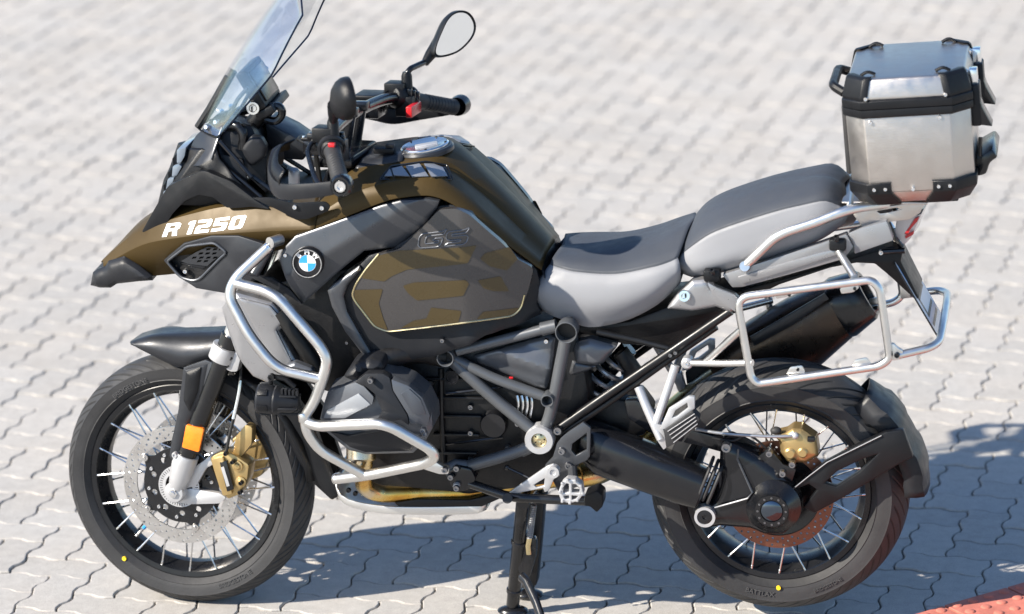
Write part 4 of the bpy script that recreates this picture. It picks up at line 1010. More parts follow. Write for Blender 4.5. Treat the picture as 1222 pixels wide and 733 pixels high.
# head: outline in the (y,z) plane, glass facing rear (+x)
mo = [(.075, -.052), (.052, -.060), (.0, -.055), (-.040, -.036), (-.066, -.012), (-.073, .014), (-.062, .040), (-.040, .056), (-.008, .058), (.022, .042), (.050, .006), (.072, -.030)]
mo = [(-y, z) if False else (y, z) for y, z in mo]
mP = [V((0, y, z)) for y, z in mo]; mP = catmull(mP, 4, True)
def mring(s, dx): return [mc + mR @ (V((dx, p.y * s * .95, p.z * s * .92)) + V((0, .006 * (1 - s), 0))) for p in mP]
mh = MB().loft([mring(.93, .006), mring(.99, .010), mring(1.0, .004), mring(.985, -.006), mring(.84, -.018), mring(.55, -.028), mring(.2, -.032)])
mh.tube([mc + mR @ V((-.012, .088, -.065)), mc + mR @ V((-.014, .068, -.048)), mc + mR @ V((-.016, .03, -.02))], [.010, .014, .020], 14)
mirr = mh.build('mirror', 'plastic', bar, steer=True, mirror=True, angle=50)
MB().loft([mring(.90, .0085), mring(.90, .0075)]).build('mirror_glass', 'mirror_glass', mirr, steer=True, mirror=True)
# cables from the bar to the frame
MB().tube(catmull([r0 + V((-.03, .03, 0)), r0 + V((-.07, .08, .0)), V((bc0.x - .09, -.08, bc0.z - .08)), V((bc0.x - .05, -.06, .85))], 6), .005, 8).build('cable', 'hose', bar, steer=True, mirror=True)
MB().tube(catmull([gi + gd * .06, gi + gd * .12 + V((-.02, 0, -.03)), V((bc0.x - .06, -.11, bc0.z - .10)), V((bc0.x - .02, -.10, .85))], 6), .006, 8).build('cable', 'hose', bar, steer=True, mirror=True)
cp = ats(351, 212, -.30); MB().lathe([(0, .022), (.010, .022), (.013, .018), (.014, 0), (.013, -.02), (0, -.02)], cp, (.1, -.2, 1), 20).build('guard_mount', 'cover_light', guard[0], steer=True)
# small black bracket plate under the guard, with two screws
bp_ = slab([(300, 236), (330, 250), (353, 262), (366, 262), (392, 252), (394, 246), (388, 241), (352, 243), (322, 236)], -.232, .006, rnd=.006); bp_ = bp_.build('fairing_bracket', 'plastic', bike, mirror=True, bevel=.002)
bolts([(352, 247), (384.5, 248)], -.238, 'bracket_screw', 'alu_bright', bp_, .005, .006) if False else None
for p in ((352, 247), (384.5, 248)): bolt(MB(), at(*p, -.2325), .006, .006).build('bracket_screw', 'alu_bright', bp_, mirror=True)

# ------------------------------------------------------------------ engine, frame
en = MB(); en.prism(A3([(x, y, -.125) for x, y in lst([395, 470, 405, 425, 470, 425, 560, 410, 690, 395, 705, 480, 690, 560, 650, 580, 560, 592, 450, 585, 420, 560])]), (0, .25, 0))
engine = en.build('engine', 'engine_dark', bike, bevel=.015, label='black boxer engine with grey cylinder heads')
for r_ in range(5):
    y_ = 452 + r_ * 22
    MB().box(at(545, y_, -.128), (.15 - .012 * r_, .02, .008)).build('crankcase_rib', 'engine_dark', engine, mirror=True, bevel=.003)
for x_ in (526,): MB().tube([at(x_, 440, -.13), at(x_ + 1, 500, -.135), at(x_ + 4, 552, -.13)], .007, 8).build('crankcase_rib', 'engine_dark', engine, mirror=True)
for x_, y_ in ((539, 449), (562, 485), (562, 516), (562, 547), (515, 456), (606, 534), (618, 505)): bolt(MB(), at(x_, y_, -.132), .007, .010).build('engine_bolt', 'bolt_steel', engine, mirror=True)
MB().lathe([(0, .008), (.012, .008), (.013, .012), (.018, .012), (.019, -.01)], at(539.5, 449, -.14), (0, -1, 0), 20).build('inspection_plug', 'cast_black', engine, mirror=True)
# starter-side details in the dark bay
MB().lathe([(0, .02), (.03, .02), (.034, .012), (.034, -.05)], at(590, 505, -.13), (0, -1, 0), 28).build('clutch_housing', 'cast_black', engine, mirror=True)
for k in (0, 3): MB().tube([at(532, 470 + k * 20, -.136), at(566, 466 + k * 20, -.14), at(600, 462 + k * 20, -.134)], .0035, 6).build('crankcase_rib', 'cast_black', engine)
# cylinder and head
hd = lst([382, 500, 385.5, 485, 391, 468, 424, 456, 437, 446, 456, 446, 466, 451, 487, 459, 505, 474, 515, 495, 516, 511, 508, 526, 493, 540.5, 436, 542, 416, 537, 389, 515])
hp = panel(hd, -.305, .10, .016, .012, .02, .010); headc = hp.build('cylinder_head', 'cover_grey', bike, mirror=True, angle=25)
cb_ = MB().prism(A3([(x * .9 + 45, y * .88 + 59, -.23) for x, y in hd]), (0, .12, 0)); cb_.build('cylinder', 'engine_dark', headc, mirror=True, bevel=.006)
for k in range(6):
    yy = -.23 + k * .014; MB().prism(A3([(x * .93 + 31.5, y * .91 + 44, yy) for x, y in hd]), (0, .004, 0)).build('cooling_fin', 'engine_dark', headc, mirror=True)
def facet(px3, name, mt, dep=.03, rnd=.004, bev=.003): return slab(px3, -.35, dep, rnd=rnd).build(name, mt, headc, mirror=True, bevel=bev, angle=30)
facet([(424, 456, -.350), (437, 446, -.345), (456, 446, -.345), (465, 451, -.350), (468, 466, -.356), (486, 496, -.358), (488, 508, -.356), (478, 501, -.360), (452, 506, -.362), (450, 501, -.362), (456, 491, -.362), (447, 470, -.360), (436, 461, -.354)], 'head_band', 'plastic_fine')
facet([(391, 468, -.322), (424, 456.5, -.344), (435, 462, -.352), (446, 474, -.356), (444, 483, -.356), (411, 500, -.340), (383, 500, -.318), (386, 485, -.318)], 'head_panel', 'cover_grey')
facet([(390, 490, -.326), (428, 470, -.352), (442, 483, -.3585), (412, 499, -.3425), (386, 499, -.322)], 'head_inset', 'cover_light', .012, .003, .0015)
facet([(467, 453, -.352), (488, 461, -.348), (504, 475, -.338), (513, 496, -.328), (511, 507, -.328), (489, 506, -.352), (487, 495, -.356), (469, 466, -.356)], 'head_panel', 'cover_grey')
facet([(488, 464, -.351), (502, 477, -.342), (509, 496, -.334), (492, 494, -.354), (478, 470, -.356)], 'head_inset', 'cover_grey', .012, .004, .003)
facet([(393, 515, -.326), (416, 521, -.344), (447, 516, -.358), (468, 511, -.360), (492, 526, -.352), (503, 521, -.338), (491, 538, -.335), (437, 540, -.335), (418, 534, -.328)], 'head_lower_cover', 'plastic_fine')
for p in ((442.5, 453.5), (507, 517), (505, 513)): bolt(MB(), at(*p, -.358), .0075, .010).build('head_bolt', 'bolt_steel', headc, mirror=True)
ic = panel(lst([410, 449, 416, 440, 428, 431, 442, 427, 456, 430, 460, 439, 452, 446, 436, 447, 424, 456]), -.28, .10, .012, .008, .012, .010, rnd=.006); ic.build('intake_cap', 'plastic_fine', engine, mirror=True, angle=30)
MB().tube(catmull(A3([(440, 436, -.22), (470, 425, -.2), (500, 420, -.17), (530, 425, -.15)]), 5), .028, 16).build('intake_duct', 'engine_dark', engine, mirror=True)
# dark radiator bay between shroud and head
rbay = MB().prism(A3([(x, y, -.15) for x, y in lst([300, 345, 360, 330, 420, 320, 432, 425, 420, 455, 392, 470, 372, 460, 345, 452, 320, 440])]), (0, .30, 0)); rbay = rbay.build('radiator', 'engine_dark', bike, bevel=.01)
# radiator side panels, silver
rp1 = panel(lst([260, 374, 266, 365, 281, 349, 325, 361, 343, 385, 333, 394.5, 355, 434, 340, 449, 320, 457, 302, 449, 281, 423, 268, 397]), -.200, .03, .006, .006, .01, .010,
            yf=lambda x, z, y: y + max(0, at(283, 400, -.21).x - x) * .9); rp1 = rp1.build('radiator_panel', 'silver_paint', rbay, mirror=True, angle=25)
rp2 = panel(lst([285, 356, 322, 365, 338, 384, 329, 394, 349, 434, 330, 440, 309, 400]), -.212, .008, .002, .002, .006, .010, rnd=.004); rp2.build('panel_raise', 'silver_paint', rbay, mirror=True, angle=25)
hn = MB().tube(catmull(A3([(334, 372, -.20), (352, 400, -.20), (372, 430, -.19), (384, 455, -.18)]), 5), .018, 12); hn.build('coolant_hose', 'hose', rbay, mirror=True)
pl = panel(lst([338, 438, 352, 432, 372, 440, 377, 452, 360, 450]), -.235, .02, .004, .004, .008, .009, rnd=.004); pl.build('bar_mount_cover', 'cover_grey', rbay, mirror=True)
# crash bars
TB = .0132
def tubes(name, pts, r, parent, mt='alu_tube', rf=.035, mirror=True, seg=16): return MB().tube(fillet(A3(pts), rf, 6, False), r, seg).build(name, mt, parent, mirror=mirror)
cbar = tubes('crash_bar', [(321, 294.5, -.262), (283, 330, -.300), (275, 345, -.31), (275, 358, -.315), (297, 400, -.335), (322, 431, -.345), (337, 442, -.347), (386, 453, -.350)], TB, bike)
tubes('bar_hoop', [(279, 337.5, -.305), (318, 347.5, -.325), (334, 357, -.335), (383, 414, -.352), (391, 430, -.355), (386, 450, -.352), (375, 480, -.345), (362, 499, -.338)], TB, cbar)
MB().lathe([(.0095, .001), (.0095, -.02), (0, -.02)], at(321, 294.5, -.262), at(321, 294.5, -.262) - at(283, 330, -.300), 16).build('bar_end_hole', 'dark_print', cbar, mirror=True)
MB().lathe([(.0098, .0005), (.0136, .0005), (.0136, -.006)], at(321, 294.5, -.262), at(321, 294.5, -.262) - at(283, 330, -.300), 20).build('bar_end_ring', 'alu_bright', cbar, mirror=True)
tubes('bar_brace', [(326, 288, -.225), (312, 312, -.24), (303, 327, -.25)], .0125, cbar, 'graphite')
MB().tube([at(322, 290, -.24), at(335, 286, -.21)], .014, 14).build('bar_clamp', 'alu_tube', cbar, mirror=True)
bolts([(341, 304)], -.23, 'clamp_bolt', 'alu_bright', cbar[0], .005, .008, mirror=False)
lbar = tubes('lower_crash_bar', [(363, 492, -.338), (364, 503, -.340), (380, 509, -.350), (452, 505.5, -.405), (468, 510, -.405), (512, 535, -.385), (520, 545, -.375), (508, 553, -.355), (440, 567, -.29), (400, 572, -.24)], TB, bike)
tubes('lower_bar_leg', [(363.5, 497, -.338), (366, 515, -.338), (381, 537, -.325), (435, 567, -.285)], TB, lbar)
tubes('lower_bar_cross', [(402, 571, -.245), (404, 570, -.10), (404, 570, 0)], TB, lbar, rf=.01)
MB().sphere(at(402, 571.5, -.245), .0134, 16, 10).build('bar_cap', 'alu_tube', lbar, mirror=True)
MB().lathe([(.0138, -.012), (.0152, -.010), (.0152, .010), (.0138, .012)], at(363.3, 497.5, -.339), at(363.5, 497, -.338) - at(366, 515, -.338), 20).build('bar_coupling', 'alu_tube', lbar, mirror=True)
for y0 in (476, 486): pass
bk_ = slab([(519, 551), (528, 557), (536, 559), (535, 566), (524, 566), (505, 560), (508, 553)], -.32, .02, rnd=.004); bk_.build('bar_bracket', 'alu_tube', lbar, mirror=True, bevel=.004)
for p in ((531, 560.5), (545, 558.5), (538, 569), (545, 582)): bolt(MB(), at(*p, -.328 if p[0] < 535 else -.20), .008, .009).build('bracket_bolt', 'bolt_steel', lbar, mirror=True)
# auxiliary lamp
ax0, ax1 = at(308, 475, -.335), at(366, 482, -.335); ad = (ax1 - ax0).normalized()
al = MB().lathe([(0, .002), (.030, .002), (.0335, -.001), (.0365, .004), (.0365, .034), (.034, .040), (.036, .044), (.034, .052), (.029, .060), (.027, .085), (.018, .100), (0, .104)], ax0, ad, 28)
aux = al.build('auxiliary_lamp', 'plastic_fine', bike, mirror=True, angle=28)
for k in range(6):
    a = 2 * PI * k / 6 + .3; o_ = V((0, math.cos(a), math.sin(a)))
    MB().box(ax0 + ad * .076 + o_ * .030, (.045, .005, .005)).build('cooling_fin', 'plastic_fine', aux, mirror=True, bevel=.001)
    MB().box(ax0 + ad * .018 + o_ * .0365, (.024, .016, .006), Matrix.Rotation(0, 3, 'X') @ Matrix.Rotation(-a + PI / 2, 3, 'X').inverted()).build('lamp_rib', 'plastic', aux, mirror=True, bevel=.001)
for k in range(5): MB().box(ax0 + ad * (.064 + .009 * k) + V((0, -.014, .029)), (.005, .012, .012)).build('cooling_fin', 'plastic_fine', aux, mirror=True)
MB().lathe([(0, .001), (.030, .001)], ax0 - ad * .002, -ad, 24).build('lamp_lens', 'smoke', aux, mirror=True)
MB().tube([at(323, 458, -.34), at(324, 449, -.345), at(340, 452, -.345), at(352, 462, -.345)], .007, 10).build('lamp_bracket', 'plastic', aux, mirror=True)
bolt(MB(), at(324, 450, -.352), .009, .008).build('lamp_bolt', 'gloss_black', aux, mirror=True)
# skid plate and exhaust header
sk_ = skin([[(401, 572, -.13), (404, 588, -.135), (424, 599, -.14), (470, 605, -.14), (560, 604, -.135), (580, 600, -.13)], [(402, 575, -.12), (406, 596, -.12), (428, 607, -.12), (470, 613, -.12), (560, 613, -.12), (580, 608, -.12)], [(410, 560, 0), (415, 588, 0), (436, 597, 0), (478, 603, 0), (566, 603, 0), (586, 598, 0)]], 20)
skid = sk_.build('skid_plate', 'sump', bike, solid=.004, angle=30)
slab([(470, 600), (500, 596), (560, 597), (590, 590), (600, 594), (575, 605), (520, 606), (478, 607)], -.138, .03).build('skid_skirt', 'plastic', skid, mirror=True, bevel=.003)
bolts([(416, 585), (424, 589)], -.142, 'skid_bolt', 'gloss_black', skid, .006, .006, mirror=False)
MB().tube(fillet(A3([(436, 535, -.26), (434, 556, -.24), (434, 582, -.16), (452, 590, -.125), (500, 588, -.11), (560, 588, -.10), (640, 575, -.06), (690, 568, 0)]), .04, 6, False), .0215, 18).build('exhaust_header', 'header_steel', bike)
MB().tube(fillet([V((p.x, -p.y, p.z)) for p in A3([(436, 535, -.26), (434, 556, -.24), (434, 582, -.16), (452, 590, -.125), (500, 588, -.11), (560, 588, -.10), (640, 575, -.06)])], .04, 6, False), .0215, 18).build('exhaust_header', 'header_steel', bike)
MB().tube(catmull(A3([(690, 568, .02), (720, 560, .06), (760, 530, .14), (830, 470, .19), (900, 420, .2)]), 6), .032, 18).build('exhaust_pipe', 'header_steel', bike)
MB().lathe([(.030, -.02), (.036, -.016), (.036, .016), (.030, .02)], at(431, 540, -.255), (0, .3, 1), 20).build('exhaust_flange', 'header_steel', bike)
# trellis frame
FG = 'frame_grey'; fy_ = -.165
def ringt(name, px, py, Y, R, r, d, mt, parent): return MB().lathe([(R - r, -d), (R - r, d), (R, d), (R, -d)], at(px, py, Y), (0, 1, 0), 32, closed=True).build(name, mt, parent, mirror=True, bevel=.0015)
frame = tubes('main_frame', [(664, 389, fy_), (610, 403, fy_), (545, 419, fy_ - .005)], .0125, bike, FG)
tubes('frame_tube', [(541, 428, fy_), (590, 452, fy_), (648, 473, fy_)], .0125, frame, FG)
tubes('frame_tube', [(541, 432, fy_), (585, 472, fy_), (634, 512, fy_)], .0150, frame, FG)
tubes('frame_tube', [(675, 404, fy_), (668, 440, fy_), (662, 472, fy_), (655, 500, fy_), (650, 512, fy_)], .0150, frame, FG, rf=.05)
tubes('frame_tube', [(632, 534, fy_), (600, 545, fy_), (560, 556, fy_)], .0150, frame, FG)
tubes('frame_sleeve', [(664, 389, fy_), (646, 393, fy_)], .0165, frame, FG); tubes('frame_sleeve', [(640, 530, fy_), (622, 538, fy_)], .0165, frame, FG)
for n_, px, py, R, r in (('frame_node', 677, 394, .0265, .003), ('frame_node', 533, 425, .021, .003), ('frame_node', 654.5, 475.5, .0155, .0028)):
    ringt(n_, px, py, fy_ - .012, R, r, .022, FG, frame); MB().lathe([(0, 0), (R - .002, 0), (R - .002, .02)], at(px, py, fy_ - .004), (0, 1, 0), 24).build('node_hole', 'engine_dark', frame, mirror=True)
MB().lathe([(0, .003), (.010, .003), (.012, 0), (.018, 0), (.0195, .012), (.0335, .012), (.0355, .008), (.0355, -.03)], at(644, 524.5, fy_ - .014), (0, -1, 0), 40).build('pivot_boss', 'alu_cast', frame, mirror=True)
MB().lathe([(0, .006), (.005, .008), (.012, .006), (.018, .003), (.018, -.004)], at(644, 524.5, fy_ - .016), (0, -1, 0), 30).build('pivot_plug', 'brass', frame, mirror=True)
for k in range(5):
    a = 2 * PI * k / 5; c_ = at(644, 524.5, fy_ - .021); bolt(MB(), c_ + V((.012 * math.cos(a), 0, .012 * math.sin(a))), .002, .003).build('pivot_pin', 'engine_dark', frame, mirror=True)
# side covers
tc_ = panel(lst([564, 425, 600, 414, 641, 404, 652, 401, 663, 403, 659, 440, 652, 464, 640, 462, 610, 449, 584, 438, 572, 434]), -.135, .03, .006, .006, .010, .010, rnd=.004,
            yf=lambda x, z, y: y - .014 * max(0, 1 - abs((z - at(620, 425, -.14).z) + (x - at(620, 425, -.14).x) * .35) / .035)); sc_ = tc_.build('frame_cover', 'cover_grey', bike, mirror=True, angle=28)
bolts([(652, 407)], -.150, 'cover_screw', 'alu_bright', sc_[0], .006, .006, mirror=False)
MB().box(at(610, 451, -.148), (.010, .005, .005)).build('cover_tab', 'red', sc_[0], bevel=.001)
rc_ = panel(lst([684, 417, 689, 408, 704, 404, 737, 413, 720, 433, 711, 436, 687, 433]), -.135, .03, .008, .006, .012, .010, rnd=.005); rc_.build('reservoir_cover', 'cover_grey', bike, mirror=True)
panel(lst([679, 445, 683, 430, 712, 437, 701, 443, 682, 448]), -.125, .03, .002, .004, .008, .009, rnd=.003).build('reservoir_base', 'graphite', bike, mirror=True)
# shock absorber
shc = MB(); c0_, c1_ = at(735, 432, -.02), at(700, 470, -.02)
shp = [c0_.lerp(c1_, t / 60) + (c1_ - c0_).normalized().orthogonal() * 0 for t in range(61)]
sd_ = (c1_ - c0_).normalized(); sx_ = V((0, 1, 0)); sy_ = sd_.cross(sx_)
shock = MB().tube([c0_ - sd_ * .05, c1_ + sd_ * .08], .022, 16).build('shock_absorber', 'cast_black', bike)
MB().tube([c0_.lerp(c1_, t / 72) * 1 + (sx_ * math.cos(t * .45) + sy_ * math.sin(t * .45)) * .040 - sd_ * .02 + sd_ * .0006 * t for t in range(73)], .0065, 8).build('shock_spring', 'spring', shock)
for k in range(4): MB().tube(fillet(A3([(617 + k * 5.5, 472, -.145), (619 + k * 5.5, 482, -.15), (616 + k * 5.5, 498, -.145)]), .01, 3, False), .004, 8).build('bellows_rib', 'alu_bright', engine)
# dark inner mass between frame and rear wheel, under the seat
inm = MB().prism(A3([(x, y, -.10) for x, y in lst([655, 385, 690, 388, 750, 384, 800, 365, 850, 360, 885, 350, 880, 372, 800, 415, 745, 412, 700, 400, 672, 402])]), (0, .20, 0)); inm.build('seat_tray', 'engine_dark', bike, bevel=.008)
inm = MB().prism(A3([(x, y, -.07) for x, y in lst([690, 470, 760, 480, 775, 500, 770, 520, 720, 530, 690, 520])]), (0, .14, 0)); inm.build('gearbox_rear', 'engine_dark', bike, bevel=.01)
arm2 = slab([(745, 478), (760, 478), (800, 508), (845, 519), (872, 527), (872, 538), (862, 540), (830, 531), (785, 522), (750, 500)], -.085, .03, rnd=.006); arm2.build('torque_arm', 'cast_black', bike, bevel=.005)
tb_ = MB().tube([at(740, 420, -.06), at(755, 440, -.06), at(752, 468, -.06)], .022, 12); tb_.build('shock_mount', 'engine_dark', bike)
# subframe
sub = tubes('subframe', [(664, 513, -.16), (720, 474, -.158), (800, 420, -.152), (872, 371, -.150)], .0110, bike, 'satin_black')
tubes('subframe_rail', [(712, 396, -.13), (760, 406, -.13), (806, 418, -.14)], .0075, sub, 'satin_black')
tubes('subframe_rail', [(668, 519, -.155), (730, 478, -.15), (800, 428, -.145), (855, 390, -.14)], .0085, sub, 'engine_dark')
bolt(MB(), at(666, 513, -.178), .011, .012).build('subframe_bolt', 'bolt_steel', sub, mirror=True)
for p in ((806, 421), (800, 424)): bolt(MB(), at(*p, -.165), .005, .005).build('subframe_bolt', 'bolt_steel', sub, mirror=True)
# foot peg plate, shift lever, peg, stands
fp_o = [(x, -y) for x, y in lst([650, 556, 660, 545, 664, 530, 672, 520, 696, 504, 705, 511, 704, 545, 700, 550, 686, 556, 686, 566, 692, 580, 668, 590, 660, 575])]
fpl = plate(fp_o[::-1], [[(x, -y) for x, y in lst([683, 530, 700, 517, 700, 537, 687, 544, 682, 538])]], lambda a, b: at(a, -b, -.185), .012, (0, 1, 0)).build('footrest_plate', 'graphite', bike, mirror=True, bevel=.002)
for p in ((670.5, 538), (678.5, 555.5)): MB().lathe([(0, .004), (.004, .004), (.005, .008), (.008, .008), (.0095, .004), (.0095, -.004)], at(*p, -.186), (0, -1, 0), 16).build('plate_bolt', 'bolt_steel', fpl, mirror=True)
lvp = [(x, -y) for x, y in lst([652, 557, 660, 554, 668, 559, 668, 568, 661, 572, 655, 586, 650, 588, 648, 583, 622, 588, 611, 593, 606, 589, 626, 575])]
sl2 = plate(lvp[::-1], [[(x, -y) for x, y in lst([637, 579, 650, 571, 649, 580, 640, 582])]], lambda a, b: at(a, -b, -.215), .010, (0, 1, 0)).build('shift_lever', 'alu_cast', bike, bevel=.002)
MB().lathe([(0, .006), (.006, .006), (.008, .010), (.015, .010), (.016, -.01)], at(660.5, 562.5, -.216), (0, -1, 0), 24).build('lever_pivot', 'alu_cast', sl2)
MB().tube([at(605.5, 595, -.26), at(605.5, 595, -.20)], .0125, 16).build('lever_toe', 'rubber', sl2)
MB().tube([at(605, 558, -.17), at(620, 565, -.18), at(632, 571, -.19)], .004, 8).build('shift_rod', 'cast_black', sl2); MB().sphere(at(605, 558, -.17), .007, 10, 8).build('rod_joint', 'cast_black', sl2)
pgo = [(x, -y) for x, y in lst([666, 588, 670, 577, 676, 572, 686, 573, 694, 579, 696, 590, 690, 598, 680, 601, 670, 599])]
pgh = [[(x, -y) for x, y in lst(q_)] for q_ in ([671, 583, 676, 577, 679, 578, 679, 588, 672, 589], [682, 578, 687, 578, 692, 583, 691, 589, 682, 588], [672, 592, 679, 591.5, 679, 596, 674, 596], [682, 591.5, 690, 592, 687, 596, 682, 597])]
peg = plate(pgo[::-1], pgh, lambda a, b: at(a, -b, -.315), .030, (0, 1, 0)).build('foot_peg', 'alu_cast', bike, mirror=True, bevel=.0015)
for x_, y_ in lst([668, 587, 671, 577, 677, 572.5, 686, 573.5, 693, 580, 695.5, 589, 689, 597, 680, 600, 671, 598]): MB().box(at(x_, y_, -.318), (.006, .010, .006)).build('peg_tooth', 'alu_cast', peg, mirror=True, bevel=.001)
MB().tube([at(683, 560, -.19), at(684, 578, -.24)], .012, 10).build('peg_mount', 'graphite', peg, mirror=True)
ss = tubes('side_stand', [(548, 573, -.17), (575, 582, -.19), (610, 594, -.215), (700, 598, -.225)], .0115, bike, 'gloss_black', mirror=False)
MB().prism(fillet(A3([(x, y, -.25) for x, y in lst([697, 592, 712, 586, 719, 592, 719, 605, 712, 612, 704, 605, 697, 604])]), .004), (0, .06, 0)).build('stand_foot', 'plastic', ss, bevel=.003)
MB().prism(fillet(A3([(x, y, -.19) for x, y in lst([534, 563, 545, 556, 562, 560, 568, 572, 560, 585, 545, 588, 536, 578])]), .006), (0, .06, 0)).build('stand_bracket', 'cast_black', ss, bevel=.004)
bolt(MB(), at(545, 579.5, -.192), .009, .009).build('stand_bolt', 'alu_cast', ss)
MB().tube(A3([(560, 558, -.165), (544, 556, -.17), (530, 563, -.18)]), .018, 14, sx=.7).build('frame_foot', 'frame_grey', frame[0])
cs0, cs1 = at(624, 596, -.13), gnd(612, 722, .028)
cst = MB().tube([cs0, cs0.lerp(cs1, .5), cs1], .0165, 18).build('centre_stand', 'gloss_black', bike, label='black centre stand carrying the motorcycle')
MB().tube([V((cs0.x + .015, -cs0.y, cs0.z)), V((cs1.x + .02, -cs1.y, cs1.z))], .0165, 18).build('stand_leg', 'gloss_black', cst)
MB().tube([cs0 + V((.005, -.03, 0)), V((cs0.x + .015, -cs0.y + .03, cs0.z))], .016, 14).build('stand_axle', 'cast_black', cst)
MB().tube([cs0.lerp(cs1, .45), V((cs1.x + .03, 0, cs0.z * .55)), V((cs0.x * .5 + cs1.x * .5 + .02, -cs0.y, cs0.z * .55))], .014, 12).build('stand_crossbar', 'cast_black', cst)
for s_ in (1, -1): MB().sphere(V((cs1.x + (0 if s_ > 0 else .02), cs1.y * s_, .013)), (.040, .026, .013), 18, 8).build('stand_foot', 'cast_black', cst)
MB().lathe([(.0170, -.006), (.0195, -.004), (.0195, .004), (.0170, .006)], cs0.lerp(cs1, .40), cs1 - cs0, 18).build('stand_collar', 'cast_black', cst); MB().lathe([(.0170, -.006), (.0195, -.004), (.0195, .004), (.0170, .006)], cs0.lerp(cs1, .86), cs1 - cs0, 18).build('stand_collar', 'cast_black', cst)
stp = A3([(622, 688, -.185), (628, 694, -.20), (640, 720, -.24), (646, 738, -.27)])
MB().tube(stp, .0125, 10, sx=.75).build('stand_step', 'cast_black', cst)
tb2 = slab([(616, 640), (640, 642), (640, 662), (632, 690), (622, 690), (612, 665)], -.10, .02, rnd=.01); tb2.build('stand_gusset', 'cast_black', cst, bevel=.004)
MB().prism(A3([(x, y, .02) for x, y in lst([628, 596, 650, 596, 645, 650, 640, 700, 628, 702, 630, 660])]), (0, .05, 0)).build('stand_leg_plate', 'engine_dark', cst, bevel=.006)
s0, s1 = at(637, 603, -.12), at(632, 642, -.13); sdv = (s1 - s0).normalized(); so = V((0, 1, 0)); sp2 = sdv.cross(so)
MB().tube([s0.lerp(s1, t / 140) + (so * math.cos(t * .75) + sp2 * math.sin(t * .75)) * .0065 for t in range(141)], .0017, 6).build('stand_spring', 'spring', cst)
MB().tube(A3([(632, 642, -.13), (630, 652, -.13), (631, 662, -.13)]), .006, 8, sx=.4).build('spring_hook', 'brass', cst)

# ------------------------------------------------------------------ rear end
# swing arm: cast, tapering to the final drive
def rrect(c, hy, hz, tilt, n=20, p=3.0):
    out = []
    for k in range(n):
        a = 2 * PI * k / n; ca, sa = math.cos(a), math.sin(a)
        y = hy * math.copysign(abs(ca) ** (2 / p), ca); z = hz * math.copysign(abs(sa) ** (2 / p), sa)
        out.append(c + V((-z * math.sin(tilt), y, z * math.cos(tilt))))
    return out
sa = MB().loft([rrect(at(695, 522, -.11), .045, .048, -.25), rrect(at(720, 537, -.115), .055, .060, -.30), rrect(at(770, 556, -.12), .056, .058, -.35), rrect(at(815, 574, -.12), .052, .055, -.38), rrect(at(838, 583, -.12), .047, .050, -.38)])
swing = sa.build('swing_arm', 'cast_black', bike, angle=50)
for k, t in enumerate((0, .5, 1)):
    c_ = at(842 + 6 * k, 570 + 3 * k, -.12); MB().tube(rrect(c_, .047 - .004 * (k % 2), .050, -.38, 24), .004, 8, True).build('rubber_boot', 'rubber', swing)
fd = panel(lst([830, 612, 836, 600, 850, 596, 858, 565, 860, 530, 870, 524, 884, 530, 905, 541, 925, 556, 950, 582, 956, 604, 950, 624, 935, 637, 912, 637, 896, 630, 860, 627, 842, 630]), -.125, .06, .012, .014, .02, .010, rnd=.006)
final = fd.build('final_drive', 'cast_black', bike, angle=35)
hc = at(921.5, 608, -.165)
MB().lathe([(0, .012), (.024, .012), (.0265, .010), (.028, .014), (.040, .014), (.043, .008), (.056, -.006), (.068, -.02), (.070, -.06)], hc, (0, -1, 0), 48).build('hub_housing', 'gloss_black', final)
MB().lathe([(0, .002), (.018, .0015), (.0255, -.002)], hc + V((0, -.0145, 0)), (0, -1, 0), 40).build('hub_cap', 'hub_steel', final)
for k in range(12):
    a = 2 * PI * k / 12; bolt(MB(), hc + V((.034 * math.cos(a), -.013, .034 * math.sin(a))), .0028, .003).build('hub_bolt', 'bolt_steel', final)
pv = at(841.5, 616, -.150); MB().lathe([(0, .003), (.012, .003), (.013, .006), (.018, .006), (.019, .010), (.0255, .010), (.0265, -.04)], pv, (0, -1, 0), 36).build('pivot_cap', 'alu_cast', final)
MB().lathe([(0, .004), (.005, .004), (.006, .0075), (.012, .0075), (.0185, .0062)], pv - V((0, .001, 0)), (0, -1, 0), 30).build('pivot_plug', 'cast_black', final)
MB().tube(A3([(853, 606, -.152), (892, 595, -.158), (898, 588, -.158), (880, 548, -.150), (881, 536, -.148)]), .0028, 6).build('crease_highlight', 'graphite', final)  # paler line drawn as the highlight along the casting's crease
bolt(MB(), at(867, 533, -.145), .013, .013).build('torque_arm_bolt', 'bolt_steel', final)
for p in ((934, 565), (918, 541), (945.5, 554)): MB().lathe([(0, .004), (.003, .004), (.004, .008), (.0075, .008), (.009, .003), (.009, -.01)], at(*p, -.14), (0, -1, 0), 14).build('caliper_mount_bolt', 'bolt_steel', final)
slab([(905, 545), (918, 535), (935, 555), (950, 560), (945, 575), (925, 566)], -.132, .03, rnd=.004).build('caliper_mount', 'cast_black', final, bevel=.004)
rcal = panel(lst([924, 520, 938, 517, 946, 511, 957, 512, 974, 524, 977, 543, 962, 552, 940, 551.5, 932, 540, 930, 527]), -.115, .05, .008, .008, .012, .008, rnd=.004).build('rear_caliper', 'gold', bike, angle=30)
for p, r in (((943, 541), .014), ((958, 540), .013)): MB().lathe([(0, .008), (r * .7, .008), (r, .004), (r, -.01)], at(*p, -.128), (0, -1, 0), 20).build('caliper_piston', 'gold', rcal)
MB().sphere(at(949, 520, -.13), .009, 12, 8).build('banjo', 'alu_cast', rcal); MB().box(at(968, 524, -.125), (.018, .012, .012)).build('pad_pin', 'gloss_black', rcal, bevel=.002)
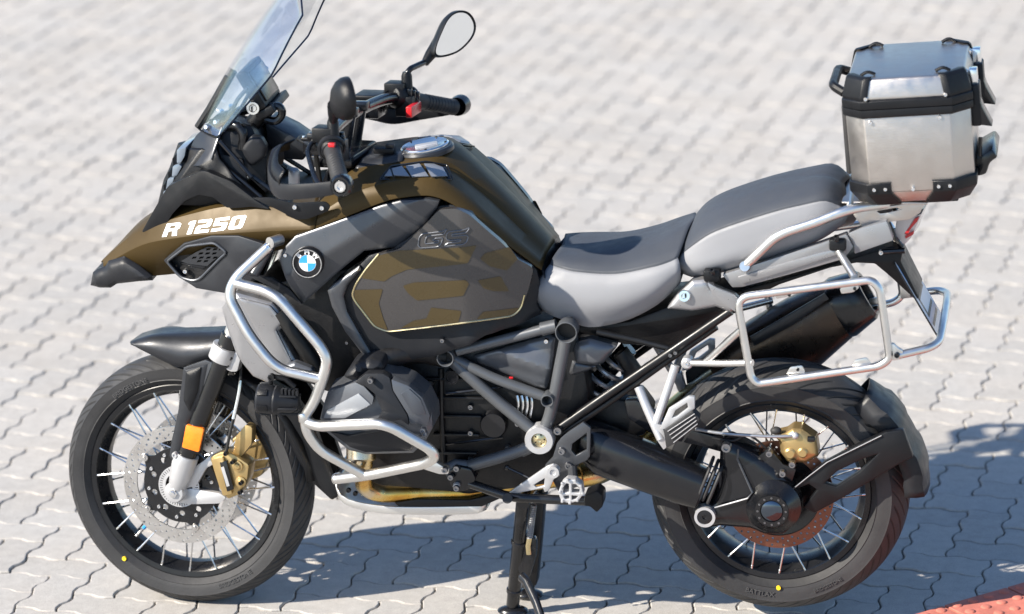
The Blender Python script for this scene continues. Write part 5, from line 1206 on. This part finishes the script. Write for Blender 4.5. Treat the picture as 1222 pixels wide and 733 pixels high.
MB().sphere(at(926, 514, -.11), (.014, .012, .010), 12, 8).build('bleed_cap', 'rubber', rcal)
MB().tube(catmull(A3([(830, 512, -.12), (860, 517, -.13), (900, 520, -.135), (925, 521, -.135), (949, 520, -.132)]), 5), .0042, 8).build('brake_line', 'spring', rcal)
MB().tube(catmull(A3([(850, 523, -.13), (875, 526, -.13), (895, 520, -.13), (925, 545, -.12)]), 5), .003, 8).build('sensor_cable', 'hose', rcal)
# mud flap on its arm
ao = [(x, -y) for x, y in lst([942, 588, 962, 570, 984, 552, 1020, 533, 1056, 516, 1078, 513, 1090, 546, 1070, 556, 1042, 573, 1000, 598, 972, 613, 958, 606, 975, 585, 965, 578])]
arm = plate(ao[::-1], [[(x, -y) for x, y in lst([984, 577, 999, 563, 1030, 548, 1046, 543, 1026, 563, 998, 581])]], lambda a, b: at(a, -b, -.125), .022, (0, 1, 0)).build('flap_arm', 'plastic', bike, bevel=.004)
bolts([(946, 587)], -.130, 'arm_bolt', 'alu_bright', arm, .008, .009, mirror=False)
MB().tube(A3([(946, 584, -.128), (966, 568, -.128), (987, 552, -.128), (1052, 520, -.128)]), .002, 6).build('arm_highlight', 'graphite', arm)  # thin pale line standing in for the highlight on the arm's edge
fl = []
for k in range(19):
    a = math.radians(50 - 49 * k / 18); rr = .338 + .022 * (k / 18) + .005 * (1 if (k // 4) % 2 else 0)
    hw = .092 - .026 * max(0, (4 - k) / 4)
    fl.append([V((RA.x + (rr - d) * math.cos(a), t * hw, RA.z + (rr - d) * math.sin(a))) for t, d in ((-1, .05), (-1.0, .022), (-.93, .006), (-.6, 0), (0, -.003), (.6, 0), (.93, .006), (1, .022), (1, .05))])
flap = MB().grid(fl).build('mud_flap', 'plastic_fine', arm, solid=.005, angle=25)
# muffler, on the far side
ma, mb_ = at(880, 432, .20), at(1036, 350, .215); md = (mb_ - ma).normalized()
def mring2(t, hy, hz, dz=0): 
    c_ = ma.lerp(mb_, t); up = V((-md.z, 0, md.x)).normalized(); up = up if up.z > 0 else -up
    return [c_ + up * dz + V((0, 1, 0)) * (hy * math.copysign(abs(math.cos(a)) ** .75, math.cos(a))) + up * (hz * math.copysign(abs(math.sin(a)) ** .75, math.sin(a))) for a in [2 * PI * k / 28 for k in range(28)]]
muf = MB().loft([mring2(-.16, .040, .045), mring2(.0, .062, .075, -.01), mring2(.2, .072, .090, -.012), mring2(.5, .074, .092, -.010), mring2(.80, .068, .074)]).build('muffler', 'muffler', bike, angle=50)
MB().loft([mring2(.78, .069, .076), mring2(.81, .071, .078), mring2(.98, .060, .064), mring2(1.0, .054, .056), mring2(1.0, .044, .046), mring2(.94, .042, .044)]).build('muffler_end', 'gloss_black', muf, angle=30)
hs_ = panel([(895, 402), (940, 376), (984, 350), (989, 357), (946, 388), (900, 413)], .122, .004, .002, .002, .01, .012); hs_.build('heat_shield', 'graphite_dark', muf)
# tail: silver side panels, grab rail, rack, lamp, plate
t1 = panel(lst([796, 368, 808, 352, 826, 335, 844, 333.5, 851, 343, 876, 353, 884, 361, 872, 373, 855, 366, 826, 371]), -.160, .03, .004, .006, .010, .008, rnd=.003); tail = t1.build('tail_panel', 'silver_paint', bike, mirror=True, angle=28)
slab(lst([862, 328, 904, 315, 978, 291.5, 1010, 280, 1018, 295, 1007, 309, 940, 328, 886, 342.5, 874, 343]), -.160, .03, rnd=.003).build('tail_side', 'silver_paint', tail, mirror=True, bevel=.004)
slab(lst([1012, 279, 1026, 273, 1058, 264, 1066, 287, 1020, 303, 1019, 292]), -.150, .03, rnd=.003).build('tail_side', 'silver_paint', tail, mirror=True, bevel=.004)
slab(lst([880, 331, 975, 303, 1000, 297, 1003, 303, 940, 323, 886, 339]), -.166, .01, rnd=.003).build('tail_crease', 'silver_paint', tail, mirror=True, bevel=.004)
MB().lathe([(0, .006), (.006, .006), (.007, .010), (.0135, .010), (.015, .006), (.015, -.01)], at(818, 353, -.168), (-.2, -1, .2), 24).build('seat_lock', 'alu_bright', tail[0])
MB().box(at(818, 353, -.1795), (.003, .004, .010)).build('lock_slot', 'dark_print', tail[0])
for p in ((850, 328), (1000, 291)): MB().box(at(*p, -.16), (.04, .03, .03)).build('rail_mount', 'plastic', tail, mirror=True, bevel=.006)
for p in ((850, 325), (998, 285)): bolt(MB(), at(*p, -.176), .007, .008, (0, -.5, 1)).build('rail_bolt', 'gloss_black', tail, mirror=True)
rail = tubes('grab_rail', [(888, 318, -.165), (897, 310, -.168), (924, 284, -.175), (940, 276, -.175), (972, 266, -.172), (1015, 249, -.160), (1060, 243, -.12)], .0115, bike, 'alu_tube')
MB().lathe([(0, .01), (.012, .010), (.014, .004), (.014, -.006)], at(889, 318, -.168), (0, -1, .3), 18).build('rail_foot', 'alu_tube', rail, mirror=True)
rk = plate([(x, -y) for x, y in lst([1018, 256, 1030, 250, 1104, 241, 1098, 254, 1086, 262, 1052, 266, 1030, 272])][::-1], [[(x, -y) for x, y in lst([1046, 252, 1070, 248, 1076, 250, 1060, 254, 1050, 255])]], lambda a, b: at(a, -b, -.13), .005, (0, 1, 0))
rack = rk.build('luggage_rack', 'alu_sheet', bike, mirror=True, bevel=.001)
z_r = at(1060, 243, -.13).z
MB().box(V((at(1060, 243, 0).x, 0, z_r + .002)), (.20, .27, .006)).build('rack_plate', 'alu_sheet', rack[0], bevel=.002)
for d in (-.06, .06): MB().tube([V((at(1030, 250, 0).x - .05, d, z_r - .03)), V((at(1090, 245, 0).x + .02, d, z_r - .008))], .009, 10).build('rack_tube', 'alu_tube', rack[0])
MB().tube([at(1015, 249, -.16), V((at(1015, 249, 0).x + .005, 0, at(1015, 249, -.16).z + .002)), V((at(1015, 249, -.16).x, .16, at(1015, 249, -.16).z))], .0105, 12).build('rail_cross', 'alu_tube', rail[0])
lamp = MB().loft([[at(x, y, Y) for x, y, Y in r] for r in ([(1066, 289, -.065), (1070, 262, -.07), (1072, 258, .06), (1068, 280, .06)], [(1080, 292, -.055), (1090, 258, -.06), (1096, 248, .055), (1086, 276, .055)], [(1088, 283, -.045), (1100, 255, -.05), (1108, 240, .05), (1097, 270, .045)])])
mat('lamp_clear', (.55, .5, .48), rough=.12, coat=.6)
lamp = lamp.build('tail_lamp', 'lamp_clear', bike, bevel=.003)
for pts in ([1079, 279, 1083, 274, 1092, 261, 1097, 259, 1095, 264, 1087, 273, 1083, 281], [1080, 282, 1091, 276, 1090, 280, 1081, 285]): MB().prism(A3([(x, y, -.060) for x, y in lst(pts)]), (0, .008, 0)).build('lamp_element', 'red', lamp)
MB().tube(A3([(1060, 266, -.08), (1068, 284, -.08), (1076, 294, -.075)]), .006, 8).build('lamp_seal', 'gloss_black', lamp, mirror=True)
# black tail underside and plate hanger
ht = MB().prism(A3([(x, y, -.075) for x, y in lst([872, 350, 940, 332, 1010, 311, 1064, 294, 1078, 298, 1075, 312, 1097, 356, 1092, 358, 1062, 330, 1044, 315, 1022, 314, 990, 320, 930, 340, 880, 365])]), (0, .15, 0)); hang = ht.build('plate_hanger', 'plastic', bike, bevel=.003)
MB().tube(A3([(1052, 300.5, -.085), (1080, 299, -.085)]), .007, 10).build('indicator_stalk', 'gloss_black', hang, mirror=True); bolts([(1051.5, 301)], -.085, 'hanger_bolt', 'alu_bright', hang, .006, .008, mirror=False)
pA, pB = at(1067, 314, -.085), at(1119, 402, -.085)
pu = (pB - pA); pw = V((0, .17, 0)); pn = pu.cross(pw).normalized(); pn = pn if pn.x > 0 else -pn
plt = MB().prism(fillet([pA, pA + pw, pB + pw, pB], .012, 3), pn * .002); plt = plt.build('number_plate', 'plate_white', bike)
MB().tube(fillet([pA, pA + pw, pB + pw, pB], .012, 3), .0022, 6, True).build('plate_border', 'dark_print', plt)
MB().prism([pA + pu * .05 + pw * .05 + pn * .0021, pA + pu * .05 + pw * .17 + pn * .0021, pA + pu * .28 + pw * .17 + pn * .0021, pA + pu * .28 + pw * .05 + pn * .0021], pn * .0006).build('plate_band', 'blue_print', plt)
for (u0, u1, w0, w1) in ((.30, .33, .12, .88), (.08, .30, .30, .36), (.08, .30, .62, .68), (.52, .56, .12, .88), (.52, .78, .12, .19), (.74, .78, .12, .88), (.86, .90, .12, .88)):
    MB().prism([pA + pu * a + pw * b + pn * .0021 for a, b in ((u0, w0), (u0, w1), (u1, w1), (u1, w0))], pn * .0005).build('plate_mark', 'dark_print', plt)
# pannier carriers
PY = -.245
loop = fillet(A3([(x, y, PY) for x, y in lst([879, 355, 1040, 334, 1050, 345, 1062, 428, 1050, 437, 904, 458, 896, 450])]), .035, 6)
pan = MB().tube(loop, .0095, 14, True).build('pannier_carrier', 'alu_tube', bike, mirror=True)
tubes('carrier_strut', [(898, 433, PY), (860, 434, -.215), (818, 433, -.175)], .0085, pan)
tubes('carrier_strut', [(886, 392, PY), (864, 412, -.22), (842, 432, -.195)], .0085, pan)
tubes('carrier_strut', [(1020, 331, PY + .002), (1010, 315, -.20), (1001, 300, -.165)], .0095, pan)
tubes('carrier_strut', [(882, 362, PY), (905, 366, -.2), (914, 358, -.14)], .0095, pan, 'alu_tube') if False else None
MB().lathe([(.004, .010), (.010, .010), (.014, .007), (.014, -.02)], at(820, 433, -.18), (0, -1, 0), 20).build('carrier_mount', 'alu_cast', pan, mirror=True)
bolts([(820, 433)], -.186, 'carrier_bolt', 'alu_bright', pan[0], .006, .007, mirror=False)
slab([(844, 337), (856, 344), (878, 353), (886, 364), (880, 374), (868, 366), (850, 352)], -.195, .01, rnd=.004).build('carrier_plate', 'silver_paint', pan, mirror=True, bevel=.002)
for q_ in ([924, 352, 928, 346.5, 945, 344, 946, 350, 938, 355, 926, 357], [1002, 345, 1010, 339, 1024, 338, 1025, 344, 1018, 349, 1004, 351], [938, 447, 943, 438.5, 957, 436.5, 961, 445], [1016, 439, 1020, 430, 1034, 427, 1040, 434]):
    slab(lst(q_), PY + .004, .005, rnd=.004).build('carrier_tab', 'alu_tube', pan, mirror=True, bevel=.001)
for p in ((942, 352), (1020, 344.5), (952, 441), (1023, 439)): bolt(MB(), at(*p, PY + .003), .004, .004).build('tab_bolt', 'gloss_black', pan, mirror=True)
slab([(1058, 412), (1066, 410), (1072, 416), (1078, 419), (1077, 429), (1060, 431)], PY - .002, .012, rnd=.004).build('carrier_joint', 'alu_tube', pan, mirror=True, bevel=.002)
bolts([(1070.5, 423.5)], PY - .003, 'joint_bolt', 'gloss_black', pan[0], .007, .009, mirror=False)
hoop = A3([(1072, 424, PY + .004), (1110, 415, -.225), (1121, 408, -.19), (1126, 385, -.09)]); hoop = hoop + [V((p.x, -p.y, p.z)) for p in hoop[::-1]]
MB().tube(fillet(hoop, .05, 6, False), .0095, 14).build('carrier_hoop', 'alu_tube', pan[0])
# passenger footrest
pf = tubes('passenger_bracket', [(762, 462, -.165), (774, 492, -.185), (789, 524, -.20)], .011, bike, 'alu_cast')
tubes('bracket_arm', [(806, 436, -.17), (793, 476, -.185), (782, 508, -.195)], .0105, pf, 'alu_cast')
MB().prism(fillet(A3([(x, y, -.205) for x, y in lst([779, 505, 790, 508, 797, 532, 792, 537, 785, 527])]), .003), (0, .025, 0)).build('peg_hinge', 'alu_cast', pf, mirror=True, bevel=.004)
plate([(x, -y) for x, y in lst([787, 513, 798, 488, 822, 473, 829, 474, 829, 488, 796, 512])][::-1], [[(x, -y) for x, y in lst([802, 499, 806, 490, 820, 481, 821, 487, 808, 497])]], lambda a, b: at(a, -b, -.225), .012, (0, 1, 0)).build('peg_guard', 'alu_cast', pf, mirror=True, bevel=.002)
pp = MB().prism(fillet(A3([(x, y, -.235) for x, y in lst([792, 514, 826, 491, 835, 500, 832, 508, 806, 529, 795, 535])]), .004), (0, .035, 0)).build('passenger_peg', 'rubber', pf, mirror=True, bevel=.003)
for k in range(4): MB().tube(A3([(797 + k * 2.3, 515 + k * 4.5, -.2365), (829 + k * 1.2, 494 + k * 4, -.2365)]), .0018, 6).build('peg_rib', 'graphite', pp, mirror=True)

# ------------------------------------------------------------------ top case (locked on the rack, its own thing)
tcR = at(1003, 243, -.18); ang = math.radians(5.0)
case = bpy.data.objects.new('top_case', None); COL.objects.link(case); tag(case, 'boxy brushed aluminium top case with black corners on the rear rack', 'top case')
# frame of the case: origin at the middle of its bottom, x to the rear, tilted up to the rear
cL, cW, cH = .345, .38, .345
p00 = at(1016, 246, -.175); p10 = at(1165, 238, -.175); p01 = at(1004, 112, -.175)
bx = (p10 - p00); bx.y = 0; cL = bx.length; bx.normalize(); bz = V((-bx.z, 0, bx.x)); bz = bz if bz.z > 0 else -bz
cO = (p00 + p10) / 2; cO.y = 0
def K(x, y, z): return cO + bx * x + V((0, 1, 0)) * y + bz * z
case.location = cO; bpy.context.view_layer.update()
def cbuild(mb, name, mt, **k):
    o = mb.build(name, mt, None, **k)
    for q_ in (o if isinstance(o, tuple) else (o,)): q_.parent = case; q_.matrix_parent_inverse = case.matrix_world.inverted()
    return o
hx, hy = cL / 2, .185; ck = .045
def octo(sx, sy, c): return [(-sx + c, -sy), (sx - c, -sy), (sx, -sy + c), (sx, sy - c), (sx - c, sy), (-sx + c, sy), (-sx, sy - c), (-sx, -sy + c)]
HB, HBAND, HLID = .214, .250, .300
sh_ = MB().loft([[K(x, y, z) for x, y in octo(hx * s, hy * s, ck)] for z, s in ((.030, .985), (HB, 1.0))]); cbuild(sh_, 'case_body', 'alu_sheet', bevel=.003)
cbuild(MB().loft([[K(x, y, z) for x, y in octo(hx * s, hy * s, ck)] for z, s in ((0, .88), (.030, .986))]), 'case_base', 'alu_sheet', bevel=.002)
cbuild(MB().loft([[K(x, y, z) for x, y in octo(hx + o_, hy + o_, ck)] for z, o_ in ((HB - .004, .003), (HB, .006), (HB + .016, .006), (HB + .0165, .003))]), 'lower_seal', 'plastic', bevel=.001)
cbuild(MB().loft([[K(x, y, z) for x, y in octo(hx + o_, hy + o_, ck)] for z, o_ in ((HB + .017, .003), (HB + .018, .0065), (HBAND, .0065), (HBAND + .004, .002))]), 'lid_seal', 'plastic', bevel=.001)
cbuild(MB().loft([[K(x, y, z) for x, y in octo(hx + o_, hy + o_, c)] for z, o_, c in ((HBAND, 0, ck), (HBAND + .010, 0, ck), (HLID - .004, -.010, .042), (HLID, -.014, .042))]), 'lid', 'alu_sheet', bevel=.002)
# lid corner blocks, bottom corner shoes
for sx in (-1, 1):
    for sy in (-1, 1):
        def Q(x, y, z): return K(sx * x, sy * y, z)
        rings = []
        for z, o_, c in ((HBAND + .001, .004, ck), (HBAND + .011, .004, ck), (HLID - .002, -.006, .042), (HLID + .004, -.011, .042)):
            ox, oy = hx + o_, hy + o_
            rings.append([Q(ox - c - .016, oy, z), Q(ox - c, oy, z), Q(ox, oy - c, z), Q(ox, oy - c - .016, z), Q(ox - .014, oy - c - .016, z), Q(ox - c - .002, oy - .012, z), Q(ox - c - .016, oy - .012, z)])
        cbuild(MB().loft(rings), 'lid_corner', 'plastic', bevel=.002)
        rings = []
        for z, o_ in ((-.004, -.115 * hx), (.028, .003), (.052, .004), (.054, .001)):
            ox, oy = hx + o_, hy + o_; c = ck
            rings.append([Q(ox - c - .055, oy, z), Q(ox - c, oy, z), Q(ox, oy - c, z), Q(ox, oy - c - .055, z), Q(ox - .016, oy - c - .055, z), Q(ox - c - .004, oy - .016, z), Q(ox - c - .055, oy - .016, z)])
        cbuild(MB().loft(rings), 'corner_shoe', 'plastic', bevel=.002)
        for d in (.012, .038): cbuild(bolt(MB(), Q(hx - ck - d, hy + .003, .040), .0048, .005, V((0, sy, 0))), 'shoe_rivet', 'alu_bright')
        cbuild(bolt(MB(), Q(hx - ck - .008, hy + .004, HBAND + .008), .005, .006, V((0, sy, 0))), 'corner_rivet', 'alu_bright')
for sy in (-1, 1):
    for x, z in ((-.085, HB - .014), (.075, HB - .010), (0.002, .036)): cbuild(bolt(MB(), K(x, sy * (hy * .997), z), .005, .005, V((0, sy, 0))), 'case_rivet', 'alu_bright')
# lid loops at the corners of the top
for sx in (-1, 1):
    for sy in (-1, 1):
        a_, b_, c_ = K(sx * (hx - .075), sy * (hy - .045), HLID + .003), K(sx * (hx - .058), sy * (hy - .042), HLID + .012), K(sx * (hx - .042), sy * (hy - .045), HLID + .002)
        cbuild(MB().tube(fillet([a_, b_, c_], .012, 3, False), .004, 8), 'tie_loop', 'plastic')
# front carrying handle, rear latches and hinge
cbuild(MB().tube(fillet([K(-hx - .004, -.10, HBAND + .004), K(-hx - .030, -.085, HBAND + .018), K(-hx - .030, .085, HBAND + .018), K(-hx - .004, .10, HBAND + .004)], .02, 4, False), .011, 10), 'carry_handle', 'plastic')
cbuild(MB().box(K(-hx - .006, 0, .14), (.014, .20, .17), Matrix((bx, V((0, 1, 0)), bz)).transposed()), 'back_pad', 'rubber', bevel=.006)
for y in (-.10, .10):
    cbuild(MB().box(K(hx + .010, y, HB - .002), (.024, .06, .10), Matrix((bx, V((0, 1, 0)), bz)).transposed()), 'latch', 'plastic', bevel=.005)
    cbuild(MB().prism([K(hx + .018, y - .028, HB + .02), K(hx + .026, y - .028, HB - .01), K(hx + .046, y - .028, HB - .055), K(hx + .018, y - .028, HB - .05)], V((0, .056, 0))), 'latch_lever', 'gloss_black', bevel=.003)
    cbuild(MB().box(K(hx + .008, y, HBAND + .020), (.02, .034, .05), Matrix((bx, V((0, 1, 0)), bz)).transposed()), 'latch_hook', 'alu_bright', bevel=.003)
    cbuild(MB().lathe([(0, .004), (.006, .004), (.007, .008), (.012, .008), (.013, -.004)], K(hx - .012, y, HBAND + .034), bx * .5 + bz, 16), 'latch_screw', 'alu_bright')
cbuild(MB().prism([K(hx, -.09, .075), K(hx + .040, -.09, .095), K(hx + .052, -.09, .075), K(hx + .032, -.09, .062), K(hx + .022, -.09, .035), K(hx, -.09, .03)], V((0, .18, 0))), 'release_handle', 'gloss_black', bevel=.006)
cbuild(MB().tube([K(hx + .010, -.09, .08), K(hx + .014, -.09, .125)], .005, 8), 'release_lever', 'gloss_black')
cbuild(MB().box(K(0, 0, -.009), (.20, .22, .024), Matrix((bx, V((0, 1, 0)), bz)).transposed()), 'case_foot', 'plastic', bevel=.004)
